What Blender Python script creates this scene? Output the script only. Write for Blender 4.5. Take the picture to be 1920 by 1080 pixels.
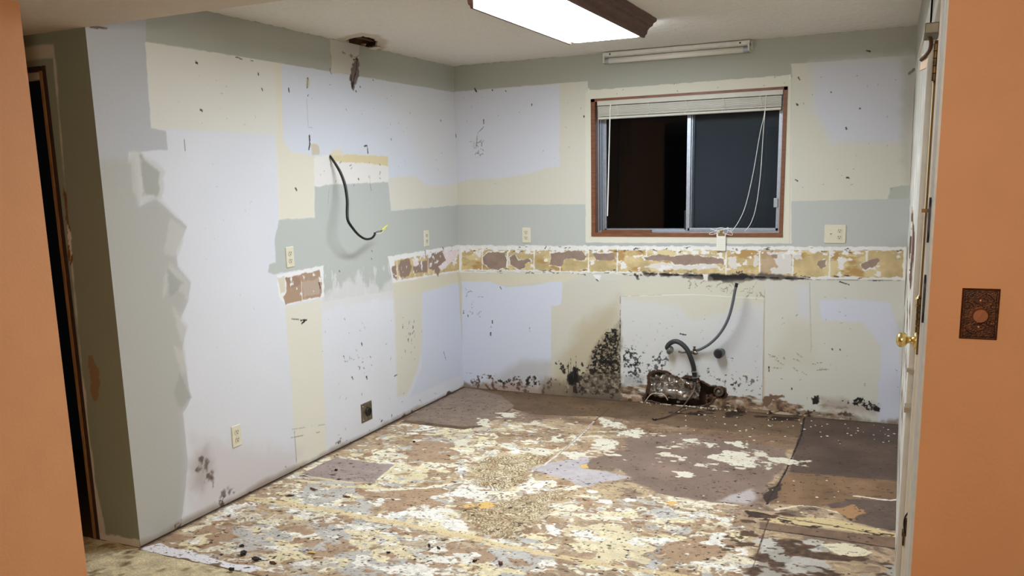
import bpy, bmesh, math, random
import numpy as np
from mathutils import Vector, Matrix
for o in list(bpy.data.objects): bpy.data.objects.remove(o)
S = bpy.context.scene; COL = S.collection
random.seed(4); RNG = np.random.default_rng(7)
PI = math.pi

# ------------------------------------------------------------------ camera
F_PX, PITCH, ROLL, YAW = 1627.5234, -0.1841, -0.0260, -0.4392
CAM = np.array([3.0707, -5.9462, 1.6152]); PPX, PPY = -33.06, 98.11
_f = np.array([math.sin(YAW)*math.cos(PITCH), math.cos(YAW)*math.cos(PITCH), math.sin(PITCH)])
_r = np.array([math.cos(YAW), -math.sin(YAW), 0.0]); _u = np.cross(_r, _f)
R_, U_ = _r*math.cos(ROLL)+_u*math.sin(ROLL), -_r*math.sin(ROLL)+_u*math.cos(ROLL)
cd = bpy.data.cameras.new('camera'); cam = bpy.data.objects.new('camera', cd); COL.objects.link(cam)
cam.matrix_world = Matrix(((R_[0], U_[0], -_f[0], CAM[0]), (R_[1], U_[1], -_f[1], CAM[1]), (R_[2], U_[2], -_f[2], CAM[2]), (0, 0, 0, 1)))
cd.sensor_width = 36; cd.lens = F_PX/1920*36; cd.shift_x = -PPX/1920; cd.shift_y = PPY/1920; cd.clip_start = .05
S.camera = cam

# ------------------------------------------------------------------ world, exposure, room light
w = bpy.data.worlds.new('night'); S.world = w; w.use_nodes = True
w.node_tree.nodes['Background'].inputs[0].default_value = (.14, .15, .17, 1)
w.node_tree.nodes['Background'].inputs[1].default_value = .003
S.view_settings.view_transform = 'Standard'; S.view_settings.look = 'None'
S.view_settings.exposure = 1.55; S.view_settings.gamma = 1; S.view_settings.use_curve_mapping = False
LENS_STRENGTH = 14.0
lamp = bpy.data.lights.new('entry_room_lamp', 'POINT'); lamp.energy = 33; lamp.shadow_soft_size = .16; lamp.color = (1.0, .90, .76)
lo = bpy.data.objects.new('entry_room_lamp', lamp); COL.objects.link(lo); lo.location = (3.0, -6.15, 1.88)

W, L, H, H2 = 3.122, 3.266, 2.440, 2.266      # kitchen width, depth, ceiling, lower ceiling
YO = -3.741                                     # plane of the orange entry walls

def at(px, py, ax, v):
    "point where the sight line of a photo pixel meets the plane  axis = v"
    d = _f + R_*(px-960-PPX)/F_PX - U_*(py-540-PPY)/F_PX
    t = (v-CAM[ax])/d[ax]
    return CAM + t*d

# ------------------------------------------------------------------ tags and materials
def tag(o, label=None, cat=None, group=None, kind=None):
    if label: o['label'] = label
    if cat: o['category'] = cat
    if group: o['group'] = group
    if kind: o['kind'] = kind
    return o
def empty(name, loc=(0, 0, 0), rz=0, label=None, cat=None, group=None):
    o = bpy.data.objects.new(name, None); COL.objects.link(o); o.location = loc; o.rotation_euler = (0, 0, rz)
    o.empty_display_size = .05
    return tag(o, label, cat, group)
def lin(c):
    c = np.asarray(c, float)/255.0
    return np.where(c <= .04045, c/12.92, ((c+.055)/1.055)**2.4)
def rgba(c): return tuple(float(x) for x in lin(c))+(1,)
def mat(name, c, rough=.5, metal=0, var=0, vs=30, bump=0, bs=200, spec=.5, c2=None, emit=0, aniso=None):
    m = bpy.data.materials.new(name); m.use_nodes = True; N = m.node_tree; b = N.nodes['Principled BSDF']
    b.inputs['Base Color'].default_value = rgba(c); b.inputs['Roughness'].default_value = rough
    b.inputs['Metallic'].default_value = metal; b.inputs['Specular IOR Level'].default_value = spec
    tc = N.nodes.new('ShaderNodeTexCoord'); mp = N.nodes.new('ShaderNodeMapping'); N.links.new(tc.outputs['Object'], mp.inputs[0])
    if aniso: mp.inputs['Scale'].default_value = aniso
    if var or c2 is not None:
        n = N.nodes.new('ShaderNodeTexNoise'); n.inputs['Scale'].default_value = vs; n.inputs['Detail'].default_value = 5
        N.links.new(mp.outputs[0], n.inputs['Vector'])
        rp = N.nodes.new('ShaderNodeValToRGB'); a, d = lin(c), lin(c2 if c2 is not None else c)
        if c2 is None: lo_, hi_ = a*(1-var), np.minimum(a*(1+var), 1)
        else: lo_, hi_ = a, d
        rp.color_ramp.elements[0].position = .35; rp.color_ramp.elements[1].position = .65
        rp.color_ramp.elements[0].color = tuple(lo_)+(1,); rp.color_ramp.elements[1].color = tuple(hi_)+(1,)
        N.links.new(n.outputs['Fac'], rp.inputs[0]); N.links.new(rp.outputs[0], b.inputs['Base Color'])
    if bump:
        n = N.nodes.new('ShaderNodeTexNoise'); n.inputs['Scale'].default_value = bs; n.inputs['Detail'].default_value = 4
        N.links.new(mp.outputs[0], n.inputs['Vector'])
        bp = N.nodes.new('ShaderNodeBump'); bp.inputs['Strength'].default_value = bump; bp.inputs['Distance'].default_value = .002
        N.links.new(n.outputs['Fac'], bp.inputs['Height']); N.links.new(bp.outputs[0], b.inputs['Normal'])
    if emit:
        b.inputs['Emission Color'].default_value = rgba(c); b.inputs['Emission Strength'].default_value = emit
    return m
def painted(name, rough=.6, micro=.06, ms=260, bump=.25, bs=130, spec=.3, dist=.0015):
    "surface paint: colour layers held per point, broken up by fine noise in the nodes"
    m = bpy.data.materials.new(name); m.use_nodes = True; N = m.node_tree; b = N.nodes['Principled BSDF']
    at_ = N.nodes.new('ShaderNodeAttribute'); at_.attribute_name = 'paint'
    tc = N.nodes.new('ShaderNodeTexCoord')
    n = N.nodes.new('ShaderNodeTexNoise'); n.inputs['Scale'].default_value = ms; n.inputs['Detail'].default_value = 3
    N.links.new(tc.outputs['Object'], n.inputs['Vector'])
    mr = N.nodes.new('ShaderNodeMapRange'); mr.inputs[1].default_value = .3; mr.inputs[2].default_value = .7
    mr.inputs[3].default_value = 1-micro; mr.inputs[4].default_value = 1+micro; N.links.new(n.outputs['Fac'], mr.inputs[0])
    mx = N.nodes.new('ShaderNodeVectorMath'); mx.operation = 'SCALE'
    N.links.new(at_.outputs['Color'], mx.inputs[0]); N.links.new(mr.outputs[0], mx.inputs['Scale'])
    N.links.new(mx.outputs[0], b.inputs['Base Color'])
    n2 = N.nodes.new('ShaderNodeTexNoise'); n2.inputs['Scale'].default_value = bs; n2.inputs['Detail'].default_value = 4
    N.links.new(tc.outputs['Object'], n2.inputs['Vector'])
    bp = N.nodes.new('ShaderNodeBump'); bp.inputs['Strength'].default_value = bump; bp.inputs['Distance'].default_value = dist
    N.links.new(n2.outputs['Fac'], bp.inputs['Height']); N.links.new(bp.outputs[0], b.inputs['Normal'])
    b.inputs['Roughness'].default_value = rough; b.inputs['Specular IOR Level'].default_value = spec
    return m

# ------------------------------------------------------------------ numpy noise
_T = RNG.random((256, 256))
def vnoise(x, y):
    xi = np.floor(x).astype(int); yi = np.floor(y).astype(int); fx = x-xi; fy = y-yi
    fx = fx*fx*(3-2*fx); fy = fy*fy*(3-2*fy)
    a = _T[xi & 255, yi & 255]; b = _T[(xi+1) & 255, yi & 255]; c = _T[xi & 255, (yi+1) & 255]; d = _T[(xi+1) & 255, (yi+1) & 255]
    return (a*(1-fx)+b*fx)*(1-fy)+(c*(1-fx)+d*fx)*fy
def fbm(u, v, cell, o=4, seed=0, su=1, sv=1, ang=0):
    "fractal noise, about -1..1; cell = size of the largest blobs in metres"
    if ang: u, v = u*math.cos(ang)+v*math.sin(ang), -u*math.sin(ang)+v*math.cos(ang)
    t = 0; amp = 1; tot = 0; x = u/cell*su+seed*17.31+500; y = v/cell*sv+seed*9.77+500
    for k in range(o):
        t = t+amp*(vnoise(x, y)*2-1); tot += amp; amp *= .55; x = x*2.03+31.7; y = y*2.03+11.3
    return t/tot*1.7
def sstep(a, b, x):
    t = np.clip((x-a)/(b-a), 0, 1); return t*t*(3-2*t)

class Surf:
    "a wall, ceiling or floor as a fine sheet that carries its paint layers, tears and chips"
    def __init__(s, axis, val, u0, u1, v0, v1, st, base):
        s.axis, s.val, s.ang, s.an = axis, val, 0, (1, 1)
        s.ua, s.va = {0: (1, 2), 1: (0, 2), 2: (0, 1)}[axis]
        s.nu = int(round((u1-u0)/st))+1; s.nv = int(round((v1-v0)/st))+1
        s.u = np.linspace(u0, u1, s.nu); s.v = np.linspace(v0, v1, s.nv)
        s.U, s.V = np.meshgrid(s.u, s.v)
        s.c = np.empty((s.nv, s.nu, 3)); s.c[:] = np.array(base, float)
        s.h = np.zeros((s.nv, s.nu)); s.hole = np.zeros((s.nv, s.nu), bool)
    def pt(s, q):
        p = at(q[0], q[1], s.axis, s.val); return (p[s.ua], p[s.va])
    def win(s, P, m):
        P = np.array(P); i0 = np.searchsorted(s.u, P[:, 0].min()-m); i1 = np.searchsorted(s.u, P[:, 0].max()+m)
        j0 = np.searchsorted(s.v, P[:, 1].min()-m); j1 = np.searchsorted(s.v, P[:, 1].max()+m)
        return slice(j0, j1), slice(i0, i1)
    def sdf(s, P, U, V, closed=True):
        d = np.full(U.shape, 1e9); ins = np.zeros(U.shape, bool); n = len(P)
        for k in range(n if closed else n-1):
            (x0, y0), (x1, y1) = P[k], P[(k+1) % n]
            ex, ey = x1-x0, y1-y0; l2 = ex*ex+ey*ey+1e-12
            t = np.clip(((U-x0)*ex+(V-y0)*ey)/l2, 0, 1)
            d = np.minimum(d, (U-x0-t*ex)**2+(V-y0-t*ey)**2)
            if closed and abs(ey) > 1e-12:
                c = ((y0 > V) != (y1 > V)) & (U < ex*(V-y0)/ey+x0); ins ^= c
        d = np.sqrt(d)
        return np.where(ins, -d, d) if closed else d
    def mask(s, pts, jag=0, js=.05, soft=.0, px=True, width=None, seed=None):
        P = [s.pt(q) for q in pts] if px else list(pts)
        m = (width or 0)+jag*2+soft*2+.02; sl = s.win(P, m); U, V = s.U[sl], s.V[sl]
        if U.size == 0: return sl, np.zeros(U.shape)
        if seed is None: seed = random.random()*50
        d = s.sdf(P, U, V, width is None)
        if width is not None: d = d-width/2
        if jag: d = d+fbm(U, V, js, 4, seed, s.an[0], s.an[1], s.ang)*jag
        e = max(soft, .0015)
        return sl, 1-sstep(-e, e, d)
    def paint(s, pts, color, jag=0, js=.05, soft=0, a=1, dh=0, px=True, width=None, var=0, vs=.05, seed=None):
        sl, m = s.mask(pts, jag, js, soft, px, width, seed)
        if m.size == 0: return
        cc = np.array(color, float)
        if var: cc = cc*(1+var*fbm(s.U[sl], s.V[sl], vs, 4, random.random()*50))[..., None]
        m_ = (m*a)[..., None]; s.c[sl] = s.c[sl]*(1-m_)+cc*m_
        if dh: s.h[sl] += m*dh
    def fleck(s, pts, color, cell, thr, soft=.15, a=1, edge=.03, o=4, dh=0, px=True, grow=0, su=1, sv=1, var=0, seed=None):
        "ragged flecks inside a region, thinning out towards its edge"
        sd = random.random()*50 if seed is None else seed
        sl, m = s.mask(pts, 0, .05, edge, px, None, sd)
        if m.size == 0: return
        n = fbm(s.U[sl], s.V[sl], cell, o, sd+3, su*s.an[0], sv*s.an[1], s.ang)
        k = sstep(thr, thr+soft, n-(1-m)*(.9+grow))*np.minimum(m*3, 1)*a
        cc = np.array(color, float)
        if var: cc = cc*(1+var*fbm(s.U[sl], s.V[sl], .02, 2, sd+9))[..., None]
        s.c[sl] = s.c[sl]*(1-k[..., None])+cc*k[..., None]
        if dh: s.h[sl] += k*dh
    def line(s, pts, color, width, jag=0, js=.03, soft=0, a=1, dh=0, px=True, brk=0):
        sl, m = s.mask(pts, jag, js, soft, px, width)
        if m.size == 0: return
        if brk: m = m*sstep(-.2, .25, fbm(s.U[sl], s.V[sl], .05, 3, random.random()*50)+(1-brk)*1.4-.6)
        m_ = (m*a)[..., None]; s.c[sl] = s.c[sl]*(1-m_)+np.array(color, float)*m_
        if dh: s.h[sl] += m*dh
    def marks(s, region, n, color, lo=.003, hi=.012, ang=None, a=.9, thin=.3, px=True):
        "small nicks, nail holes and scrapes"
        P = [s.pt(q) for q in region] if px else region
        xs = [p[0] for p in P]; ys = [p[1] for p in P]; k = 0; tries = 0
        while k < n and tries < n*20:
            tries += 1
            x = random.uniform(min(xs), max(xs)); y = random.uniform(min(ys), max(ys))
            if s.sdf(P, np.array([[x]]), np.array([[y]]))[0, 0] > 0: continue
            l = random.uniform(lo, hi); t = random.uniform(0, PI) if ang is None else ang+random.gauss(0, .3)
            dx, dy = math.cos(t)*l/2, math.sin(t)*l/2
            s.line([(x-dx, y-dy), (x+dx*.4+random.gauss(0, l*.15), y+dy*.4), (x+dx, y+dy)], color, max(.003, l*thin), jag=l*.12, js=.008, a=a, px=False); k += 1
    def build(s, name, m, flip=False, thick=.0125, shift=None, hsign=1):
        nu, nv = s.nu, s.nv
        co = np.zeros((nv*nu, 3)); co[:, s.ua] = s.U.ravel(); co[:, s.va] = s.V.ravel(); co[:, s.axis] = s.val+s.h.ravel()*hsign
        if shift is not None: co = shift(co)
        idx = np.arange(nv*nu).reshape(nv, nu)
        q = np.stack([idx[:-1, :-1], idx[:-1, 1:], idx[1:, 1:], idx[1:, :-1]], -1)
        hf = s.hole[:-1, :-1] & s.hole[:-1, 1:] & s.hole[1:, 1:] & s.hole[1:, :-1]
        faces = [q[~hf]]; cols = lin_arr(s.c).reshape(-1, 3)
        if hf.any():                              # broken board edge around each hole
            A = []
            dv = (hf[:-1] != hf[1:]); jj, ii = np.nonzero(dv)
            for j, i in zip(jj, ii): A.append((idx[j+1, i], idx[j+1, i+1]))
            du = (hf[:, :-1] != hf[:, 1:]); jj, ii = np.nonzero(du)
            for j, i in zip(jj, ii): A.append((idx[j, i+1], idx[j+1, i+1]))
            ids = sorted({x for e in A for x in e}); mp = {x: len(co)+k for k, x in enumerate(ids)}
            ex = co[ids].copy(); ex[:, s.axis] -= thick*hsign; co = np.vstack([co, ex])
            cc = np.tile(lin(np.array([168, 158, 140])), (len(ids), 1)); cols = np.vstack([cols, cc])
            faces.append(np.array([(a, b, mp[b], mp[a]) for a, b in A]))
        fc = np.vstack(faces)
        if flip: fc = fc[:, ::-1]
        used = np.zeros(len(co), bool); used[fc.ravel()] = True
        re = np.cumsum(used)-1; co = co[used]; cols = cols[used]; fc = re[fc]
        me = bpy.data.meshes.new(name)
        me.vertices.add(len(co)); me.vertices.foreach_set('co', co.astype(np.float32).ravel())
        me.loops.add(fc.size); me.loops.foreach_set('vertex_index', fc.astype(np.int32).ravel())
        me.polygons.add(len(fc)); me.polygons.foreach_set('loop_start', np.arange(0, fc.size, 4, dtype=np.int32))
        me.polygons.foreach_set('use_smooth', np.ones(len(fc), bool))
        me.update(calc_edges=True)
        at_ = me.attributes.new('paint', 'FLOAT_COLOR', 'POINT')
        at_.data.foreach_set('color', np.hstack([cols, np.ones((len(cols), 1))]).astype(np.float32).ravel())
        me.materials.append(m); me.validate()
        o = bpy.data.objects.new(name, me); COL.objects.link(o); o['kind'] = 'structure'
        return o
def lin_arr(c):
    c = np.clip(c, 0, 255)/255.0
    return np.where(c <= .04045, c/12.92, ((c+.055)/1.055)**2.4)

# ------------------------------------------------------------------ mesh helpers
def obj(name, bm, m, parent=None, smooth=False, kind=None, bev=0, label=None):
    me = bpy.data.meshes.new(name)
    if smooth:
        for f in bm.faces: f.smooth = True
    bmesh.ops.recalc_face_normals(bm, faces=bm.faces[:])
    bm.to_mesh(me); bm.free(); me.materials.append(m)
    o = bpy.data.objects.new(name, me); COL.objects.link(o)
    if parent is not None: o.parent = parent
    if kind: o['kind'] = kind
    if label: o['label'] = label
    if bev:
        b = o.modifiers.new('bevel', 'BEVEL'); b.width = bev; b.segments = 2; b.limit_method = 'ANGLE'
        if smooth is None: pass
    return o
def box(bm, x0, x1, y0, y1, z0, z1):
    v = [bm.verts.new(p) for p in ((x0, y0, z0), (x1, y0, z0), (x1, y1, z0), (x0, y1, z0), (x0, y0, z1), (x1, y0, z1), (x1, y1, z1), (x0, y1, z1))]
    for f in ((0, 3, 2, 1), (4, 5, 6, 7), (0, 1, 5, 4), (1, 2, 6, 5), (2, 3, 7, 6), (3, 0, 4, 7)): bm.faces.new([v[i] for i in f])
    return v
def B(*boxes):
    bm = bmesh.new()
    for b in boxes: box(bm, *b)
    return bm
def prism(bm, pts, a0, a1, fn):
    "extrude a 2-D outline between a0 and a1; fn(p, a) gives the 3-D point"
    A = [bm.verts.new(fn(p, a0)) for p in pts]; Z = [bm.verts.new(fn(p, a1)) for p in pts]; n = len(pts)
    for i in range(n): bm.faces.new((A[i], A[(i+1) % n], Z[(i+1) % n], Z[i]))
    bm.faces.new(A[::-1]); bm.faces.new(Z)
def tube(bm, pts, r, n=12, cap=True, sub=0):
    P = [Vector(p) for p in pts]
    if sub:
        Q = []
        for i in range(len(P)-1):
            a, b, c, d = P[max(i-1, 0)], P[i], P[i+1], P[min(i+2, len(P)-1)]
            for k in range(sub):
                t = k/sub; Q.append(.5*((2*b)+(c-a)*t+(2*a-5*b+4*c-d)*t*t+(3*b-a-3*c+d)*t**3))
        Q.append(P[-1]); 
        if isinstance(r, (list, tuple)): r = [r[min(int(i/sub), len(r)-1)]*(1-(i % sub)/sub)+r[min(int(i/sub)+1, len(r)-1)]*((i % sub)/sub) for i in range(len(Q))]
        P = Q
    t0 = (P[1]-P[0]).normalized(); nrm = t0.orthogonal().normalized(); rings = []
    for i, p in enumerate(P):
        t = (P[min(i+1, len(P)-1)]-P[max(i-1, 0)]).normalized()
        nrm = (nrm-t*nrm.dot(t)).normalized(); bn = t.cross(nrm); rr = r[i] if isinstance(r, (list, tuple)) else r
        rings.append([bm.verts.new(p+(nrm*math.cos(2*PI*k/n)+bn*math.sin(2*PI*k/n))*rr) for k in range(n)])
    for a, b in zip(rings, rings[1:]):
        for k in range(n): bm.faces.new((a[k], a[(k+1) % n], b[(k+1) % n], b[k]))
    if cap: bm.faces.new(rings[0][::-1]); bm.faces.new(rings[-1])
def lathe(bm, prof, o=(0, 0, 0), d=(0, 0, 1), n=24, cap=True):
    "prof: (radius, height) pairs along direction d from o"
    d = Vector(d).normalized(); a = d.orthogonal().normalized(); b = d.cross(a); o = Vector(o); R = []
    for r, h in prof: R.append([bm.verts.new(o+d*h+(a*math.cos(2*PI*k/n)+b*math.sin(2*PI*k/n))*max(r, 1e-5)) for k in range(n)])
    for p, q in zip(R, R[1:]):
        for k in range(n): bm.faces.new((p[k], p[(k+1) % n], q[(k+1) % n], q[k]))
    if cap: bm.faces.new(R[0][::-1]); bm.faces.new(R[-1])
def struct(name, bm, m, **k): return obj(name, bm, m, kind='structure', **k)

# paints (colours of the things themselves)
WHITE = (222, 223, 228); LAV = (217, 220, 228); CREAM = (226, 223, 213); CREAM2 = (226, 218, 184)
GREY = (189, 192, 186); GREYL = (196, 197, 200); BROWN = (138, 112, 94); TAN = (206, 184, 136); PW = (238, 236, 234)
DARK = (44, 38, 34)

# ================================================================== SETTING
M_wall = painted('painted_wallboard', rough=.62, micro=.025, bump=.35, bs=90)
M_ceil = painted('textured_ceiling', rough=.9, micro=.04, ms=60, bump=.9, bs=70, spec=.1, dist=.004)
M_floor = painted('stripped_floor', rough=.62, micro=.16, ms=170, bump=.8, bs=160, spec=.28, dist=.0015)

# ---- left wall (x = 0)
sL = Surf(0, 0.0, -L, 0.0, 0.0, H, .0045, WHITE)
P, K, FK = sL.paint, sL.line, sL.fleck
sL.c *= (1+.012*fbm(sL.U, sL.V, .6, 3, 2))[..., None]
# grey green bands
P([(100, -60), (900, -60), (900, 185), (851, 173), (527, 119), (272, 78), (200, 60), (100, 60)], (178, 179, 168), jag=.002)
P([(90, 0), (275, 0), (272, 78), (283, 240), (311, 246), (314, 280), (262, 285), (240, 283), (243, 380), (262, 388), (290, 372), (322, 400), (350, 425), (330, 470), (333, 500), (357, 530), (352, 565), (336, 600), (350, 615), (342, 650), (358, 745), (343, 775), (352, 860), (343, 960), (332, 1000), (250, 1045), (100, 1045)], (190, 191, 193), jag=.004, js=.06, soft=.004)
P([(100, 300), (250, 300), (262, 388), (290, 372), (322, 400), (345, 425), (325, 470), (330, 500), (353, 530), (348, 565), (332, 600), (342, 650), (350, 745), (338, 775), (346, 860), (338, 960), (326, 1000), (250, 1045), (100, 1045)], (184, 183, 176), jag=.006, js=.08, soft=.03)
for q in ([(242, 285), (262, 283), (308, 320), (304, 372), (270, 378), (250, 360)], [(318, 405), (350, 428), (332, 482), (308, 478)], [(318, 492), (357, 530), (352, 562), (322, 530), (305, 560), (308, 510)], [(325, 575), (352, 612), (342, 640), (330, 610)], [(328, 650), (345, 660), (350, 700), (338, 700)]):
    P(q, (203, 202, 196), jag=.01, js=.04, soft=.012, a=.7)
for q in ([(262, 290), (300, 322), (296, 366), (268, 366)], [(312, 500), (345, 530), (320, 556)], [(336, 690), (357, 745), (340, 765), (326, 745)]):
    P(q, (168, 169, 160), jag=.01, js=.04, soft=.01, a=.8)
K([(345, 262), (347, 283)], (70, 66, 60), .003)
# cream square and column
P([(272, 78), (527, 119), (531, 268), (545, 288), (590, 296), (590, 408), (523, 413), (515, 253), (285, 240)], CREAM, jag=.002, js=.03)
P([(515, 119), (531, 120), (536, 268), (590, 290), (590, 408), (526, 412)], (226, 218, 194), jag=.006, js=.1, soft=.02, a=.6)
# lavender cabinet ghost
P([(527, 119), (851, 173), (859, 350), (800, 348), (778, 330), (748, 330), (730, 338), (726, 293), (640, 290), (590, 292), (548, 284), (531, 262)], LAV, jag=.003, js=.05, soft=.003)
P([(728, 335), (748, 330), (778, 330), (800, 348), (860, 346), (861, 384), (733, 395)], (222, 218, 204), jag=.006, js=.06, soft=.006)
P([(700, 160), (870, 180), (870, 340), (800, 330), (760, 240)], (222, 218, 214), soft=.12, a=.55)
# patch behind the cable
P([(588, 296), (622, 289), (727, 294), (729, 345), (590, 350)], (232, 228, 222), jag=.004, js=.03)
P([(618, 288), (727, 293), (728, 312), (690, 306), (640, 304), (622, 302)], (221, 206, 166), jag=.004, js=.03)
P([(622, 282), (640, 280), (644, 292), (624, 292)], (226, 216, 192), jag=.004)
P([(590, 349), (600, 351), (612, 347), (728, 341), (733, 396), (861, 384), (863, 464), (733, 482), (736, 545), (690, 552), (606, 566), (604, 500), (515, 514), (503, 510), (505, 496), (517, 492), (515, 452), (523, 412), (590, 408)], GREY, jag=.004, js=.04, soft=.004)
# feathered end of the grey patch
P([(600, 560), (640, 535), (652, 520), (665, 530), (672, 510), (690, 540), (700, 525), (712, 545), (735, 520), (740, 560), (700, 562), (608, 580)], (222, 219, 218), jag=.02, js=.05, soft=.02, a=.8)
FK([(606, 505), (735, 490), (738, 565), (606, 580)], (222, 220, 218), .06, .35, soft=.4, edge=.05, su=2.5, sv=.8, a=.7)
# lower cream columns
P([(535, 575), (602, 560), (612, 850), (556, 880), (546, 720)], (226, 222, 207), jag=.003, js=.06, soft=.003)
P([(738, 535), (792, 545), (796, 640), (780, 700), (762, 742), (745, 745)], (219, 214, 194), jag=.008, js=.08, soft=.02, a=.8)
P([(735, 530), (864, 510), (866, 528), (792, 550), (738, 552)], (222, 216, 194), jag=.006, soft=.008)
P([(792, 548), (868, 528), (872, 700), (790, 735), (768, 745), (790, 690)], (214, 218, 230), jag=.006, js=.07, soft=.012)
P([(856, 200), (864, 200), (868, 380), (858, 380)], (212, 204, 182), jag=.004, soft=.004, a=.7)
P([(858, 512), (870, 512), (872, 620), (866, 640)], (212, 202, 172), jag=.006, soft=.006, a=.7)
# torn tile strip (left wall piece) and the small torn patch
P([(727, 481), (863, 459), (864, 508), (737, 531)], PW, jag=.004, js=.03, dh=.0006)
P([(740, 488), (860, 468), (861, 506), (741, 526)], TAN, jag=.005, js=.03, var=.08)
for q in ([(752, 488), (768, 484), (772, 500), (765, 520), (751, 518), (747, 500)], [(775, 495), (800, 490), (801, 510), (780, 512), (774, 505)], [(802, 475), (832, 470), (860, 470), (842, 488), (826, 505), (822, 520), (814, 508), (803, 500)], [(735, 500), (742, 498), (743, 520), (737, 522)]):
    P(q, (152, 128, 114), jag=.010, js=.035, dh=-.001)
for q in ([(829, 472), (858, 468), (858, 480), (838, 500), (828, 508), (822, 500), (836, 488)], [(772, 486), (782, 484), (786, 496), (776, 500)], [(790, 480), (800, 478), (796, 486)]):
    P(q, (238, 222, 226), jag=.006, js=.025, dh=.0008)
FK([(735, 482), (863, 462), (864, 508), (737, 530)], PW, .035, .42, edge=.01, dh=.0008)
for x, y in ((744, 484), (803, 474)): K([(x, y), (x+1, y+40)], (240, 232, 214), .007)
K([(797, 470), (798, 482)], (34, 28, 26), .006, jag=.003); K([(830, 464), (832, 468)], (40, 34, 30), .006, jag=.003); K([(845, 460), (848, 466)], (40, 34, 30), .005, jag=.003)
P([(519, 516), (606, 498), (608, 556), (536, 573), (522, 556)], PW, jag=.004, js=.03, dh=.0006)
P([(535, 522), (600, 505), (604, 548), (600, 556), (535, 571), (532, 556), (538, 545)], (176, 148, 124), jag=.006, js=.04, dh=-.001)
P([(537, 522), (562, 518), (566, 534), (542, 540)], (164, 134, 114), jag=.01); P([(566, 530), (598, 522), (600, 552), (570, 556)], (188, 166, 148), jag=.006)
P([(520, 520), (533, 518), (534, 545), (526, 552)], (218, 212, 192), jag=.006)
K([(565, 528), (567, 566)], (235, 225, 205), .006); K([(598, 530), (601, 542)], (50, 40, 34), .004, jag=.003)
FK([(533, 516), (604, 500), (606, 558), (536, 573)], PW, .03, .6, edge=.01)
# drip patch under the ceiling hole
P([(619, 72), (674, 84), (673, 141), (650, 138), (622, 136)], (208, 204, 192), jag=.006, js=.03, dh=.0006)
FK([(655, 100), (675, 84), (674, 142), (645, 138)], (120, 104, 88), .05, .3, edge=.03, a=.7)
P([(657, 128), (672, 110), (672, 148), (662, 168), (656, 150)], (120, 104, 98), jag=.012, js=.03, soft=.006)
K([(663, 112), (669, 110), (668, 130), (660, 166)], (52, 44, 42), .010, jag=.006, js=.03); K([(658, 140), (660, 165)], (44, 38, 38), .010, jag=.004)
K([(619, 96), (622, 120), (618, 135)], (80, 72, 66), .004, jag=.004, brk=.5); K([(618, 132), (622, 139)], DARK, .006, jag=.003)
K([(642, 98), (656, 104), (668, 108), (676, 100)], (150, 140, 126), .005, jag=.004)
K([(160, 50), (175, 51), (200, 53)], (120, 100, 78), .006, jag=.004)
# nail holes, tears
for q, wd in (([(541, 166), (542, 172)], .010), ([(577, 148), (576, 163)], .014), ([(580, 254), (581, 270), (579, 280)], .010), ([(683, 274), (688, 273), (690, 288)], .008), ([(484, 137), (485, 141)], .006), ([(491, 166), (492, 169)], .006), ([(578, 178), (577, 180)], .006), ([(675, 162), (676, 164)], .006), ([(667, 170), (668, 172)], .009), ([(699, 149), (700, 151)], .006), ([(826, 225), (827, 227)], .007), ([(733, 261), (734, 263)], .007), ([(376, 206), (379, 208)], .009), ([(554, 353), (556, 356)], .011), ([(672, 335), (673, 337)], .01), ([(697, 470), (698, 471)], .006), ([(696, 484), (698, 487)], .006), ([(442, 107), (446, 108), (455, 112)], .005), ([(470, 113), (474, 114)], .006), ([(367, 117), (370, 119)], .008), ([(636, 508), (637, 509)], .006)):
    K(q, DARK, wd, jag=.002, js=.01)
P([(573, 146), (581, 150), (582, 164), (575, 165)], (214, 208, 184), jag=.006, soft=.004, a=.7)
K([(575, 185), (578, 238), (586, 240)], (190, 190, 196), .004, brk=.3)
P([(584, 272), (598, 272), (600, 292), (586, 290)], (208, 198, 176), jag=.008)
K([(693, 326), (694, 346), (696, 357)], (140, 134, 128), .004, jag=.002); K([(617, 355), (615, 382)], (150, 154, 150), .003)
K([(547, 598), (560, 599)], (110, 90, 70), .004, jag=.002); K([(564, 600), (574, 600), (566, 606)], (44, 30, 26), .009, jag=.005, js=.015)
K([(548, 805), (608, 796)], (168, 164, 146), .004, brk=.3); K([(540, 822), (600, 810)], (150, 146, 130), .005, brk=.5)
K([(552, 808), (556, 868)], (120, 112, 100), .004, jag=.002)
sL.marks([(640, 670), (700, 668), (700, 700), (650, 700)], 16, (110, 110, 118), .004, .02)
sL.marks([(750, 600), (778, 600), (778, 690), (760, 690)], 22, (78, 74, 60), .004, .02, ang=1.4, thin=.35)
sL.marks([(600, 600), (800, 580), (790, 760), (610, 850)], 30, (120, 118, 120), .003, .014, a=.8)
sL.marks([(540, 130), (845, 180), (850, 330), (560, 280)], 26, (130, 128, 134), .003, .012, a=.8)
sL.marks([(330, 260), (500, 260), (520, 800), (370, 850)], 16, (180, 176, 176), .003, .01, a=.7)
sL.marks([(600, 300), (727, 305), (727, 350), (600, 345)], 14, (120, 110, 108), .004, .02, a=.8)
sL.marks([(290, 90), (520, 130), (510, 235), (290, 230)], 12, (170, 160, 140), .003, .012, a=.7)
for q, wd in (([(678, 643), (679, 648)], .010), ([(687, 706), (688, 710)], .012), ([(660, 707), (662, 711)], .008), ([(740, 705), (744, 703)], .007), ([(832, 660), (836, 675)], .005)): K(q, (40, 42, 50), wd, jag=.002, js=.01)
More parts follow.
